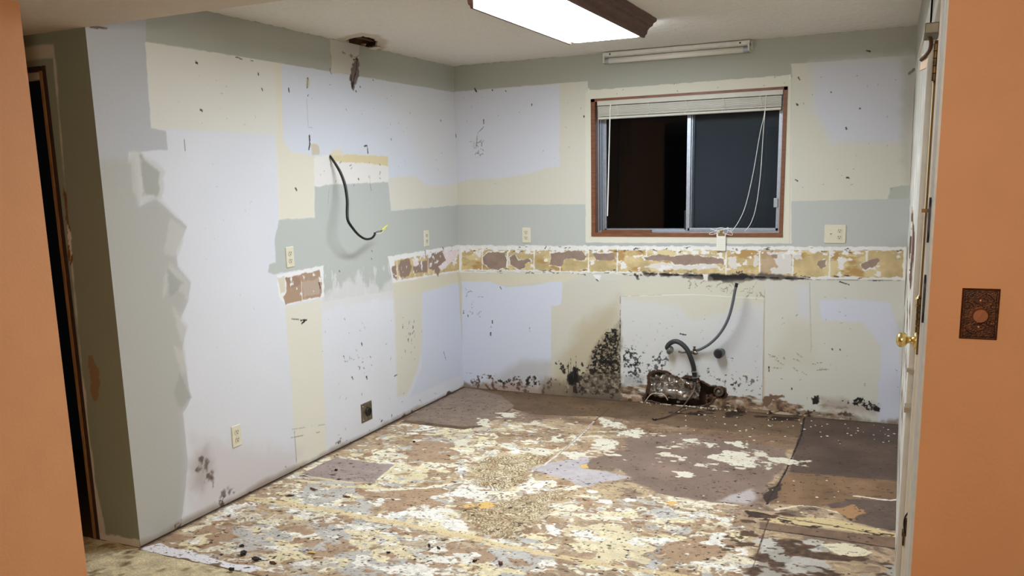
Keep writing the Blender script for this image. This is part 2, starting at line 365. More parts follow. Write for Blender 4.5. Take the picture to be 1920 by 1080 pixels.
# grime by the floor, mildew near the front
P([(356, 930), (362, 820), (420, 830), (560, 850), (540, 900), (380, 975)], (206, 196, 194), jag=.02, soft=.08, a=.6)
P([(358, 880), (370, 850), (392, 830), (400, 880), (380, 920), (364, 905)], (170, 160, 156), jag=.02, js=.06, soft=.05, a=.6)
FK([(360, 870), (385, 835), (412, 880), (402, 920), (370, 910)], (110, 96, 90), .05, .3, soft=.6, edge=.03)
for q in ([(386, 862), (392, 868), (388, 884), (383, 876)], [(395, 882), (403, 882), (398, 896), (391, 900)], [(414, 922), (424, 920), (424, 930), (414, 932)], [(426, 914), (436, 916), (430, 924)]):
    P(q, (92, 78, 74), jag=.010, js=.02, soft=.010, a=.75)
FK([(380, 930), (440, 905), (445, 925), (390, 952)], (96, 80, 72), .04, .2, soft=.4, edge=.02)
bl = np.clip((.035+.02*fbm(sL.U, sL.V*0, .25, 4, 8)-sL.V)/.03, 0, 1)*.75
sL.c = sL.c*(1-bl[..., None])+np.array((150, 134, 116))*bl[..., None]
k = sstep(.35, .6, fbm(sL.U, sL.V, .05, 4, 31)-sL.V*9)*.9
sL.c = sL.c*(1-k[..., None])+np.array((84, 68, 54))*k[..., None]
k = (sL.V < .007)*1.0; sL.c = sL.c*(1-k[..., None])+np.array((56, 44, 36))*k[..., None]
# tape joint at the corner
K([(848, 100), (866, 520), (871, 723)], (206, 204, 196), .010, a=.5)
oL = sL.build('wall_left', M_wall)

# ---- back wall (y = 0)
sB = Surf(1, 0.0, 0.0, W, 0.0, H, .0035, (212, 210, 198))
P, K, FK = sB.paint, sB.line, sB.fleck
sB.c *= (1+.012*fbm(sB.U, sB.V, .5, 3, 5))[..., None]
P([(830, 100), (1760, 20), (1760, 110), (1716, 104), (1485, 120), (1484, 150), (1104, 186), (1102, 152), (851, 173)], (176, 176, 163), jag=.0015)
P([(845, 173), (1102, 152), (1103, 200), (1100, 384), (860, 385)], (214, 210, 194), jag=.002, soft=.002)
P([(845, 173), (1049, 157), (1049, 313), (1020, 316), (985, 328), (930, 334), (880, 336), (850, 346)], (212, 213, 220), jag=.005, js=.06, soft=.006)
P([(858, 384), (1104, 383), (1106, 463), (862, 463)], GREY, jag=.002, js=.04)
P([(1098, 170), (1484, 140), (1486, 462), (1098, 462)], (222, 218, 200), jag=.003, js=.05)
P([(1098, 455), (1486, 457), (1486, 464), (1098, 464)], (180, 183, 178), jag=.003, js=.04)
P([(1484, 120), (1716, 103), (1712, 378), (1484, 378)], (212, 209, 194), jag=.003, soft=.003)
P([(1520, 118), (1718, 104), (1706, 268), (1560, 268), (1525, 205)], (208, 209, 216), jag=.01, js=.1, soft=.05)
P([(1668, 352), (1715, 345), (1712, 380), (1664, 378)], (180, 183, 174), jag=.006, soft=.004)
P([(1484, 377), (1720, 372), (1710, 464), (1484, 464)], GREY, jag=.002, js=.04)
K([(1484, 140), (1480, 460)], (196, 192, 176), .004, a=.7)
# tile strip: torn wallboard paper, glue and grout ghosts
P([(855, 460), (1706, 463), (1704, 526), (1510, 524), (1300, 517), (1100, 513), (860, 511)], (232, 231, 226), jag=.005, js=.03, dh=.0006)
P([(866, 468), (1694, 470), (1692, 520), (1510, 519), (1210, 510), (866, 505)], (204, 182, 134), jag=.007, js=.03, var=.10, vs=.08)
FK([(866, 466), (1694, 468), (1692, 520), (866, 506)], (222, 204, 156), .07, .15, soft=.5, edge=.01, su=.5)
FK([(866, 466), (1694, 468), (1692, 520), (866, 506)], (184, 148, 92), .06, .35, soft=.5, edge=.01, su=.5)
T_ = (154, 133, 118)
for q in ([(1426, 468), (1487, 468), (1487, 516), (1426, 510)],): P(q, (186, 160, 134), jag=.006, a=.7)
for q in ([(1440, 474), (1484, 470), (1484, 514), (1450, 516), (1444, 506), (1458, 500), (1450, 482)], [(1488, 476), (1502, 472), (1504, 486), (1490, 488)], [(1412, 478), (1422, 480), (1422, 498), (1414, 498)], [(1268, 488), (1284, 486), (1288, 494), (1276, 497)], [(1366, 484), (1380, 480), (1382, 505), (1364, 500)], [(1206, 500), (1240, 492), (1300, 495), (1340, 494), (1350, 502), (1320, 505), (1240, 506)]):
    P(q, (226, 222, 218), jag=.009, js=.03, a=.9, dh=.0008)
FK([(862, 462), (1700, 466), (1698, 524), (862, 508)], (238, 234, 228), .040, .66, soft=.1, edge=.012, dh=.0008, su=.7)
FK([(862, 462), (1700, 466), (1698, 478), (862, 476)], (238, 236, 232), .03, .15, soft=.1, edge=.008, dh=.0008)
for x, hy in ((865, 1), (905, 1), (952, 1), (1002, 1), (1051, -.4), (1104, 1), (1158, 1), (1213, .5), (1271, .5), (1362, 1), (1425, 1), (1487, 1), (1556, 1), (1626, .4), (1696, 1)):
    y0, y1 = 464, 508+(x-865)*.017
    if hy == .5: y1 = 480
    elif hy == .4: y1 = 488
    elif hy < 0: y0 = 488
    K([(x, y0), (x-1, y1)], (240, 238, 230), .009, jag=.0025, js=.02, dh=.0012)
for q in ([(906, 482), (915, 473), (945, 474), (951, 488), (948, 500), (935, 507), (918, 502), (907, 495)],
          [(955, 482), (965, 476), (972, 487), (992, 486), (996, 490), (985, 495), (984, 504), (970, 504), (957, 496)],
          [(1032, 475), (1052, 474), (1068, 470), (1090, 470), (1099, 480), (1097, 488), (1085, 489), (1072, 484), (1060, 486), (1052, 500), (1030, 498), (1034, 484)],
          [(1112, 476), (1150, 474), (1154, 486), (1140, 489), (1118, 487)],
          [(1208, 483), (1235, 478), (1262, 481), (1290, 478), (1330, 482), (1358, 486), (1357, 495), (1320, 495), (1290, 497), (1265, 496), (1258, 490), (1212, 488)],
          [(1446, 478), (1458, 477), (1458, 484), (1448, 484)], [(1534, 490), (1548, 487), (1550, 500), (1540, 503), (1533, 497)],
          [(1614, 495), (1630, 488), (1646, 485), (1650, 489), (1640, 500), (1622, 506), (1616, 500)]):
    P([(x+(x-(q[0][0]+q[len(q)//2][0])/2)*.05, y+(y-491)*.12) for x, y in q], (236, 232, 224), jag=.008, js=.03); P(q, T_, jag=.006, js=.03, dh=-.0012, var=.06)
sB.marks([(870, 462), (1695, 464), (1690, 474), (870, 472)], 46, (70, 58, 48), .008, .03, ang=.2, thin=.18)
sB.marks([(870, 502), (1400, 510), (1690, 518), (1690, 524), (870, 512)], 46, (80, 66, 54), .008, .035, ang=.1, thin=.18)
# mould line under the strip
P([(1205, 510), (1260, 513), (1340, 514), (1400, 515), (1440, 513), (1510, 521), (1500, 525), (1430, 523), (1380, 530), (1345, 528), (1290, 520), (1210, 516)], (92, 80, 72), jag=.012, js=.05, soft=.008, a=.9)
P([(1330, 514), (1400, 514), (1410, 521), (1372, 530), (1340, 524)], (38, 34, 32), jag=.012, js=.03, soft=.005, a=.9)
K([(1208, 513), (1290, 516), (1400, 519), (1515, 523)], (40, 36, 34), .008, jag=.006, js=.03)
K([(870, 508), (1100, 512), (1205, 513)], (188, 180, 160), .004, brk=.3); K([(1510, 524), (1690, 526)], (160, 156, 144), .006, brk=.3)
K([(1030, 508), (1042, 514)], (60, 54, 48), .006, jag=.004); P([(1112, 516), (1126, 518), (1124, 528), (1117, 522)], PW, jag=.005, dh=.002); K([(1118, 524), (1124, 529)], DARK, .007)
FK([(1160, 512), (1215, 512), (1210, 530), (1170, 524)], (70, 62, 58), .03, .25, soft=.3, edge=.02)
P([(1318, 514), (1328, 515), (1327, 527), (1320, 527)], (232, 226, 220), jag=.004, dh=.004)
# below the strip
P([(862, 512), (1098, 514), (1050, 532), (1010, 528), (960, 536), (920, 530), (868, 527)], (218, 212, 190), jag=.005, js=.06, soft=.003)
P([(866, 528), (920, 528), (950, 538), (1000, 535), (1030, 529), (1053, 528), (1057, 556), (1050, 572), (1034, 576), (1033, 715), (990, 740), (868, 730)], (214, 218, 230), jag=.003, js=.06, soft=.003)
P([(950, 690), (975, 675), (1032, 680), (1034, 740), (900, 730)], (186, 184, 180), jag=.02, js=.12, soft=.05, a=.7)
P([(1034, 574), (1052, 572), (1056, 530), (1162, 525), (1160, 745), (1034, 735)], (211, 208, 194), jag=.003, soft=.003)
P([(1036, 690), (1100, 600), (1160, 560), (1162, 740), (1034, 735)], (190, 178, 148), jag=.03, js=.1, soft=.08, a=.8)
# plywood access panel, painted white
P([(1164, 556), (1300, 552), (1433, 560), (1430, 750), (1300, 735), (1163, 727)], (214, 214, 210), jag=.002, soft=.002, dh=.002)
P([(1166, 525), (1433, 530), (1434, 568), (1300, 600), (1270, 570), (1168, 562)], (214, 210, 190), jag=.015, js=.12, soft=.03, a=.8)
P([(1360, 590), (1395, 560), (1432, 600), (1425, 700), (1330, 690)], (204, 206, 212), jag=.02, soft=.05, a=.5)
K([(1163, 556), (1163, 728)], (110, 100, 88), .005, jag=.002, brk=.2); K([(1434, 545), (1430, 748)], (168, 160, 142), .005); K([(1163, 556), (1240, 553)], (180, 174, 160), .004, brk=.4)
P([(1434, 560), (1452, 560), (1446, 745), (1431, 745)], (204, 192, 168), jag=.006, soft=.012, a=.8)
K([(1163, 600), (1161, 722)], (58, 50, 44), .007, jag=.004, brk=.3)
P([(1434, 530), (1700, 528), (1690, 800), (1434, 775)], (214, 212, 201), jag=.003, soft=.003)
P([(1495, 540), (1518, 535), (1518, 600), (1498, 590)], (212, 214, 222), soft=.03, a=.7)
P([(1535, 562), (1600, 560), (1668, 566), (1685, 620), (1692, 800), (1643, 795), (1650, 700), (1652, 650), (1620, 606), (1540, 602)], (213, 216, 228), jag=.008, js=.1, soft=.012)
K([(1518, 530), (1521, 655), (1519, 660)], (176, 174, 160), .005, a=.8)
P([(1480, 600), (1525, 610), (1530, 690), (1440, 690)], (206, 200, 178), soft=.06, a=.5)
for q in ([(1290, 522), (1420, 530), (1440, 560), (1380, 550), (1290, 545)],): sB.marks(q, 30, (150, 140, 124), .02, .05, thin=.08, a=.8)
sB.marks([(1440, 660), (1560, 670), (1560, 705), (1440, 700)], 12, (150, 142, 126), .03, .07, ang=-.3, thin=.06)
# soil along the floor
def band(x0, x1, f0, f1, col, seed, a=.9, sf=.04):
    X = sB.U; hgt = f0+(f1-f0)*(X-x0)/(x1-x0)+.02*fbm(X, X*0, .15, 4, seed)
    k = (1-sstep(-sf/2, sf/2, sB.V-hgt+.02*fbm(sB.U, sB.V, .05, 4, seed+1)))*sstep(x0, x0+.08, X)*(1-sstep(x1-.08, x1, X))*a
    sB.c = sB.c*(1-k[..., None])+np.array(col)*k[..., None]
band(-.1, 3.3, .02, .02, (140, 124, 106), 3)
band(.05, .75, .035, .06, (176, 154, 140), 4); band(.62, 1.36, .10, .12, (132, 116, 94), 6, .85, .08); band(.85, 1.34, .09, .11, (96, 84, 72), 7, .7, .08)
band(1.28, 1.7, .06, .05, (150, 118, 92), 9); band(1.5, 2.5, .10, .05, (150, 122, 96), 10, .85)
FK([(872, 700), (1040, 705), (1040, 742), (872, 728)], (100, 82, 70), .03, .3, soft=.4, edge=.02)
FK([(925, 712), (1010, 702), (1015, 722), (985, 728), (930, 720)], (56, 48, 42), .022, .05, soft=.4, edge=.02)
FK([(1165, 715), (1225, 720), (1600, 765), (1600, 800), (1165, 755)], (128, 104, 82), .05, -.3, soft=.6, edge=.03, var=.3, su=.5, sv=1.6)
FK([(1165, 735), (1600, 775), (1600, 800), (1165, 760)], (78, 60, 48), .035, .0, soft=.4, edge=.02, var=.3)
FK([(1165, 715), (1600, 765), (1600, 800), (1165, 755)], (200, 184, 160), .03, .40, soft=.2, edge=.02, su=.5, sv=1.6)
P([(1432, 742), (1465, 740), (1470, 745), (1450, 750), (1440, 765), (1430, 760)], (124, 98, 78), jag=.01, js=.03)
# mould
mo = [(1162, 604), (1140, 622), (1122, 640), (1112, 655), (1100, 690), (1095, 712), (1115, 730), (1161, 732)]
P(mo, (120, 104, 80), jag=.02, js=.06, soft=.03, a=.55)
P([(1161, 625), (1140, 640), (1112, 690), (1110, 715), (1161, 728)], (96, 86, 66), jag=.02, js=.05, soft=.03, a=.55)
FK(mo, (40, 34, 28), .017, -.16, soft=.42, edge=.035, o=3, grow=.3)
FK(mo, (196, 186, 158), .013, .38, soft=.3, edge=.02, o=2, a=.75)
FK([(1158, 604), (1130, 630), (1100, 690), (1118, 715), (1161, 715)], (24, 21, 19), .016, .12, soft=.3, edge=.02, o=3)
P([(1060, 708), (1100, 700), (1162, 705), (1162, 745), (1060, 738)], (122, 110, 92), jag=.02, js=.06, soft=.02, a=.7)
FK([(1060, 700), (1162, 695), (1162, 745), (1060, 738)], (66, 56, 46), .03, .0, soft=.5, edge=.03)
FK([(1060, 700), (1162, 695), (1162, 745), (1060, 738)], (178, 166, 142), .02, .35, soft=.4, edge=.03, a=.7)
P([(1062, 712), (1064, 702), (1073, 700), (1076, 690), (1083, 692), (1084, 705), (1078, 722), (1066, 722)], (28, 25, 26), jag=.016, js=.03, soft=.008)
for x, y0 in ((1066, 678), (1070, 672), (1075, 684), (1080, 668), (1084, 684)): K([(x, y0), (x, 708)], (60, 54, 50), .004, jag=.002, brk=.4)
FK([(1040, 680), (1096, 680), (1100, 738), (1036, 735)], (52, 46, 40), .03, .3, soft=.25, edge=.03)
FK([(1168, 655), (1195, 652), (1205, 680), (1200, 708), (1170, 706)], (44, 46, 48), .017, -.05, soft=.45, edge=.03, o=3)
FK([(1220, 675), (1240, 660), (1248, 690), (1225, 700)], (70, 72, 74), .016, .12, soft=.45, edge=.025, o=3)
FK([(1166, 640), (1260, 660), (1250, 722), (1166, 722)], (96, 98, 100), .022, .42, soft=.2, edge=.03)
P([(1168, 704), (1210, 706), (1205, 724), (1168, 722)], (150, 150, 150), jag=.01, soft=.02, a=.5)
FK([(1355, 705), (1400, 708), (1390, 728), (1350, 720)], (60, 60, 62), .024, .3, soft=.3, edge=.02)
FK([(1240, 690), (1440, 690), (1440, 745), (1240, 730)], (120, 118, 114), .02, .5, soft=.2, edge=.03)
P([(1522, 745), (1534, 742), (1538, 754), (1526, 758)], (38, 34, 32), jag=.012, js=.02, soft=.004)
P([(1540, 745), (1570, 748), (1648, 760), (1640, 775), (1540, 768)], (178, 164, 150), jag=.012, soft=.03, a=.8)
FK([(1578, 752), (1610, 744), (1652, 760), (1648, 772), (1620, 766)], (34, 32, 31), .018, -.2, soft=.4, edge=.014, o=3)
# nicks and wire tears
K([(893, 278), (895, 250), (905, 240), (908, 236)], (150, 140, 130), .004, jag=.003); 
sB.marks([(882, 262), (908, 262), (905, 300), (884, 296)], 20, (128, 118, 108), .012, .035, thin=.12)
for q, wd in (([(890, 166), (893, 172)], .009), ([(923, 168), (924, 170)], .006), ([(948, 170), (949, 172)], .006), ([(997, 195), (997, 198)], .008), ([(907, 224), (907, 232)], .004), ([(854, 252), (855, 257)], .008), ([(923, 601), (923, 606)], .008), ([(920, 624), (920, 628)], .009), ([(921, 612), (921, 614)], .005), ([(938, 538), (940, 542)], .006), ([(869, 583), (869, 588)], .006), ([(877, 590), (878, 594)], .006), ([(993, 613), (993, 622)], .003), ([(1494, 195), (1496, 197)], .010), ([(1586, 239), (1588, 242)], .010), ([(1612, 203), (1613, 204)], .007), ([(1558, 172), (1559, 173)], .007), ([(1588, 333), (1592, 334)], .009), ([(1492, 337), (1495, 339)], .009), ([(1625, 95), (1631, 96)], .008), ([(1705, 138), (1714, 130)], .016), ([(1095, 218), (1095, 219)], .008), ([(1497, 145), (1500, 150)], .006), ([(1575, 655), (1576, 657)], .007), ([(1560, 654), (1561, 656)], .006), ([(1365, 670), (1375, 672)], .004), ([(1276, 626), (1286, 628)], .009), ([(1442, 688), (1442, 696)], .007), ([(1574, 528), (1592, 534)], .006), ([(1637, 526), (1655, 526)], .004), ([(1484, 728), (1485, 730)], .007)):
    K(q, (56, 50, 46), wd, jag=.0025, js=.01)
sB.marks([(872, 540), (905, 545), (910, 600), (874, 590)], 16, (120, 116, 116), .008, .02, thin=.2)
sB.marks([(1170, 570), (1420, 580), (1425, 700), (1170, 700)], 40, (150, 148, 144), .003, .012, a=.8)
sB.marks([(1450, 550), (1690, 560), (1690, 780), (1450, 740)], 26, (140, 132, 120), .003, .016, a=.8)
sB.marks([(1500, 130), (1700, 120), (1700, 360), (1500, 360)], 18, (130, 122, 110), .003, .012, a=.8)
sB.marks([(868, 180), (1090, 170), (1090, 370), (868, 370)], 16, (150, 142, 134), .003, .012, a=.8)
sB.marks([(1106, 168), (1470, 140), (1475, 158), (1108, 182)], 8, (90, 84, 76), .004, .008)
P([(1690, 108), (1722, 104), (1716, 300), (1702, 360), (1690, 300)], (188, 184, 168), jag=.01, soft=.03, a=.6)
# the broken opening by the pipes
HOLE = [(1217, 706), (1226, 697), (1240, 698), (1256, 699), (1262, 706), (1274, 710), (1290, 707), (1304, 711), (1315, 715), (1330, 724), (1345, 724), (1357, 728), (1361, 738), (1357, 746), (1340, 747), (1330, 757), (1318, 760), (1300, 764), (1250, 760), (1222, 752), (1208, 752), (1210, 745), (1218, 728)]
P([(x+(x-1285)*.06, y+(y-732)*.12) for x, y in HOLE], (70, 48, 34), jag=.008, js=.03, soft=.004)
sl, m = sB.mask(HOLE, jag=.006, js=.03); sB.hole[sl] |= m > .5
sB.h[:3, :] += 0
# window opening
wx0, wx1, wz0, wz1 = 1.066, 2.372, 1.193, 2.141
sB.hole |= (sB.U > wx0) & (sB.U < wx1) & (sB.V > wz0) & (sB.V < wz1)
oB = sB.build('wall_back', M_wall, hsign=-1)

# ---- kitchen ceiling with the broken flue hole
sC = Surf(2, H, 0.0, W, -L-.0, 0.0, .01, (228, 223, 213))
hc = [(648, 76), (660, 71), (680, 68), (700, 71), (710, 78), (708, 88), (694, 93), (680, 95), (668, 90), (655, 84)]
sC.paint([(x+(x-680)*.5, y+(y-82)*.45) for x, y in hc], (196, 180, 160), jag=.01, soft=.02, a=.8)
sl, m = sC.mask(hc, jag=.008, js=.04); sC.hole[sl] |= m > .5
sC.h += .0015*fbm(sC.U, sC.V, .03, 2, 3)
sC.build('ceiling', M_ceil, hsign=-1)
# joists and dark void above the hole
M_joist = mat('rough_joist', (96, 66, 42), .9, var=.3, vs=25, bump=.4, aniso=(1, 8, 1))
bm = bmesh.new(); box(bm, -.02, .45, -1.80, -1.76, H+.014, H+.24); box(bm, -.02, .45, -1.05, -1.01, H+.014, H+.24); box(bm, -.02, .45, -1.8, -1.0, H+.24, H+.26); box(bm, .41, .45, -1.8, -1.0, H+.014, H+.24); box(bm, -.04, -.02, -1.8, -1.0, H+.0, H+.24)
box(bm, .02, .055, -1.5, -1.1, H+.03, H+.12)
struct('ceiling_joists', bm, M_joist)

# ---- floor
sF = Surf(2, 0.0, 0.0, W+.03, -L-.02, 0.0, .004, (176, 140, 106))
P, K, FK = sF.paint, sF.line, sF.fleck
sF.ang = .12; sF.an = (.8, 1.2)
U, V = sF.U, sF.V
rot = (U*math.cos(.35)+V*math.sin(.35), -U*math.sin(.35)+V*math.cos(.35))
def wmap(pts, soft, jag=.04):
    sl, m = sF.mask(pts, jag=jag, js=.25, soft=soft); z = np.zeros(U.shape); z[sl] = m; return z
ALLP = [(100, 1090), (880, 715), (1700, 790), (1700, 1090)]
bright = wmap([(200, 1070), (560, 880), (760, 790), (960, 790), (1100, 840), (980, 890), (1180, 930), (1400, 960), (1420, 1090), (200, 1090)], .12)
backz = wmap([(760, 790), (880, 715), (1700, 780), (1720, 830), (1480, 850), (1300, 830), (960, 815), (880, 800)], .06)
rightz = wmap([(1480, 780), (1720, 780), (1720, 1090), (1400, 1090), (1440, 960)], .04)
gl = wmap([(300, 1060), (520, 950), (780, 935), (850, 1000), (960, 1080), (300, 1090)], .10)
U0, V0 = U, V
U = U0+.05*fbm(U0, V0, .25, 3, 131)+.012*fbm(U0, V0, .05, 2, 132); V = V0+.05*fbm(U0, V0, .25, 3, 133)+.012*fbm(U0, V0, .05, 2, 134)
rot = (U*math.cos(.15)+V*math.sin(.15), -U*math.sin(.15)+V*math.cos(.15))
wc = fbm(rot[0], rot[1], .26, 5, 11, 1.0, 1.35)+.28*(fbm(rot[0], rot[1], .05, 3, 12, .9, 1.25))
wg = fbm(rot[0], rot[1], .30, 4, 13, 1, 1.4)+.15*fbm(U, V, .05, 3, 14)
ww = fbm(rot[0], rot[1], .17, 5, 15, .85, 1.35)+.2*fbm(U, V, .03, 3, 16)
wd = fbm(U, V, .12, 5, 17)+.3*fbm(U, V, .02, 3, 18)
c = np.empty(U.shape+(3,)); c[:] = (178, 153, 124)
c *= (1+.09*fbm(U, V, .12, 4, 21))[..., None]
def over(col, k, var=.05, sd=0, dh=0):
    global c
    cc = np.array(col, float)*(1+var*fbm(U, V, .05, 3, sd+40))[..., None]
    c = c*(1-k[..., None])+cc*k[..., None]
    if dh: sF.h += k*dh
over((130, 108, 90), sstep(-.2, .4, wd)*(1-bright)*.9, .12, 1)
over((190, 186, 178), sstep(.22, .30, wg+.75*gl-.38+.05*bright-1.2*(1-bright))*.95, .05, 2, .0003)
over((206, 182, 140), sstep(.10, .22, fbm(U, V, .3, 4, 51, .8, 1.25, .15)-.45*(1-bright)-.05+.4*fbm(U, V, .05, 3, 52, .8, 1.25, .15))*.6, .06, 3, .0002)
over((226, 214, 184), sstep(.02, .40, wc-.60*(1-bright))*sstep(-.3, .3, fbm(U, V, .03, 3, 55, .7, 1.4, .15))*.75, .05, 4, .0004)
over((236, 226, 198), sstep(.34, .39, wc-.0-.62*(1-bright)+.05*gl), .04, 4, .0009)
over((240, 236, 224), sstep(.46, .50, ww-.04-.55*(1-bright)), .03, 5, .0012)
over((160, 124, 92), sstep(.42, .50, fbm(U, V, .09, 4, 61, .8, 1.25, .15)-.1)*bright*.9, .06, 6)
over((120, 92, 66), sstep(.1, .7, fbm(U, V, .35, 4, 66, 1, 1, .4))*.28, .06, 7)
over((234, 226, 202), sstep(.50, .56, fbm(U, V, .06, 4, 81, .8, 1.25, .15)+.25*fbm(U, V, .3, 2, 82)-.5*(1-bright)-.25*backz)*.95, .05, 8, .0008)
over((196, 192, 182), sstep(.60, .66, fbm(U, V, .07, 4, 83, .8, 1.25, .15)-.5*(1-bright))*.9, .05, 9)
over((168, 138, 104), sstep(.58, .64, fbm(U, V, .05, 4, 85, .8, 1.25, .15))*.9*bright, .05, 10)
c *= (1+.07*fbm(U, V, .014, 2, 77))[..., None]
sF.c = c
_g, _b, _w, _y = (194, 190, 182), (176, 146, 116), (240, 235, 222), (232, 218, 178)
for q, cc in (([(556, 925), (600, 905), (660, 908), (700, 930), (708, 955), (660, 966), (600, 950)], _g), ([(692, 925), (740, 912), (817, 918), (815, 945), (760, 962), (700, 950)], _b), ([(441, 1000), (480, 985), (565, 990), (570, 1030), (500, 1042), (450, 1030)], _g), ([(591, 985), (640, 980), (690, 990), (685, 1012), (610, 1010)], _g),
              ([(550, 1015), (590, 1000), (650, 1005), (645, 1040), (580, 1050), (545, 1040)], _b), ([(780, 960), (830, 952), (865, 965), (860, 990), (800, 990)], _w), ([(708, 890), (750, 870), (795, 878), (790, 905), (730, 912)], _y), ([(850, 905), (880, 897), (915, 905), (910, 935), (870, 940)], _w), ([(827, 1030), (880, 1022), (935, 1035), (933, 1070), (860, 1075)], _b),
              ([(1062, 1000), (1120, 985), (1200, 995), (1240, 1020), (1230, 1060), (1120, 1050)], _y), ([(1225, 960), (1250, 952), (1275, 965), (1268, 988), (1235, 985)], _g), ([(1252, 1015), (1300, 1005), (1365, 1015), (1355, 1060), (1270, 1062)], _b), ([(370, 1000), (400, 985), (440, 985), (430, 1010), (380, 1015)], _b), ([(640, 1040), (700, 1030), (760, 1045), (740, 1075), (650, 1072)], _g), ([(760, 838), (800, 826), (860, 836), (840, 862), (780, 858)], _b), ([(930, 1030), (1000, 1040), (1060, 1070), (960, 1080)], _g), ([(1420, 1015), (1520, 1020), (1540, 1080), (1420, 1080)], _g)):
    P(q, cc, jag=.07, js=.16, a=.88, var=.05, vs=.06)
for cc, cell, th in ((_y, .12, .50), (_w, .09, .56), (_g, .09, .66), (_b, .07, .60)):
    FK([(230, 1080), (560, 890), (760, 800), (960, 800), (1080, 850), (980, 890), (1200, 935), (1400, 965), (1420, 1090), (230, 1090)], cc, cell, th, soft=.07, edge=.04, var=.06, dh=.0006)
P(BK := [(752, 792), (875, 715), (1200, 735), (1505, 775), (1500, 822), (1330, 806), (1140, 782), (1000, 778), (960, 766), (905, 800), (870, 806)], (110, 88, 66), jag=.008, js=.12, soft=.006, var=.12, vs=.15)
P([(758, 788), (868, 722), (940, 742), (965, 760), (905, 798), (868, 800)], (142, 122, 106), jag=.008, js=.1, soft=.012, var=.08, dh=.0006)
K([(752, 787), (800, 792), (870, 804), (905, 800)], (92, 70, 52), .008, jag=.006)
P([(1000, 778), (1200, 792), (1500, 815), (1498, 845), (1300, 830), (1130, 800)], (128, 100, 76), jag=.02, js=.15, soft=.03, var=.1, a=.7)
K([(1135, 785), (1320, 806), (1495, 822)], (160, 132, 98), .006, jag=.003, brk=.3)
# right hand plywood squares
P([(1508, 782), (1700, 794), (1700, 905), (1560, 902), (1478, 885)], (92, 74, 64), jag=.006, js=.1, soft=.008, var=.14, vs=.2)
P([(1480, 885), (1700, 903), (1700, 955), (1560, 950), (1440, 945), (1455, 905)], (136, 106, 78), jag=.008, js=.1, soft=.01, var=.12, vs=.1)
P([(1545, 945), (1600, 935), (1700, 940), (1700, 1000), (1600, 980)], (104, 86, 76), jag=.015, js=.12, soft=.008, var=.1)
K([(1600, 930), (1640, 935), (1670, 939), (1686, 936)], (232, 222, 204), .014, jag=.007, js=.04, dh=.002)
K([(1455, 955), (1500, 948), (1530, 950), (1600, 968)], (226, 212, 184), .014, jag=.010, js=.05)
P([(1560, 955), (1600, 945), (1625, 962), (1600, 975)], (176, 134, 92), jag=.015)
P([(1432, 968), (1560, 972), (1690, 1003), (1692, 1012), (1560, 990), (1430, 978)], (214, 192, 144), jag=.008, js=.08, soft=.003)
FK([(1432, 968), (1690, 1003), (1692, 1012), (1430, 978)], (60, 44, 36), .05, .25, soft=.2, edge=.01)
P([(1424, 978), (1690, 1010), (1690, 1030), (1424, 990)], (128, 102, 82), jag=.006, soft=.004, var=.1)
K([(1400, 957), (1440, 966), (1560, 985), (1700, 1012)], (44, 34, 30), .007, jag=.002, dh=-.002)
K([(1424, 991), (1560, 1010), (1700, 1032)], (40, 32, 28), .009, jag=.002, dh=-.002)
K([(1508, 782), (1503, 815), (1475, 880), (1450, 925), (1438, 945)], (34, 28, 26), .010, jag=.003, js=.03, dh=-.003)
K([(1445, 965), (1432, 1000), (1405, 1085)], (70, 54, 44), .005, jag=.002, dh=-.002)
P([(1445, 915), (1468, 905), (1458, 935), (1436, 945), (1428, 935)], (66, 52, 44), jag=.012, js=.04)
P([(1398, 958), (1430, 962), (1448, 966), (1430, 970), (1402, 970)], (66, 50, 42), jag=.008)
FK([(1380, 960), (1470, 960), (1470, 1040), (1360, 1030)], (92, 70, 50), .06, .1, soft=.25, edge=.06)
FK([(1440, 1010), (1700, 1035), (1700, 1090), (1400, 1090)], (88, 66, 50), .09, -.1, soft=.35, edge=.05, var=.2)
FK([(1440, 1010), (1700, 1035), (1700, 1090), (1400, 1090)], (170, 164, 152), .09, .2, soft=.25, edge=.05)
P([(1540, 1020), (1600, 1020), (1640, 1035), (1620, 1045), (1570, 1040)], (228, 216, 186), jag=.014, js=.06, dh=.001)
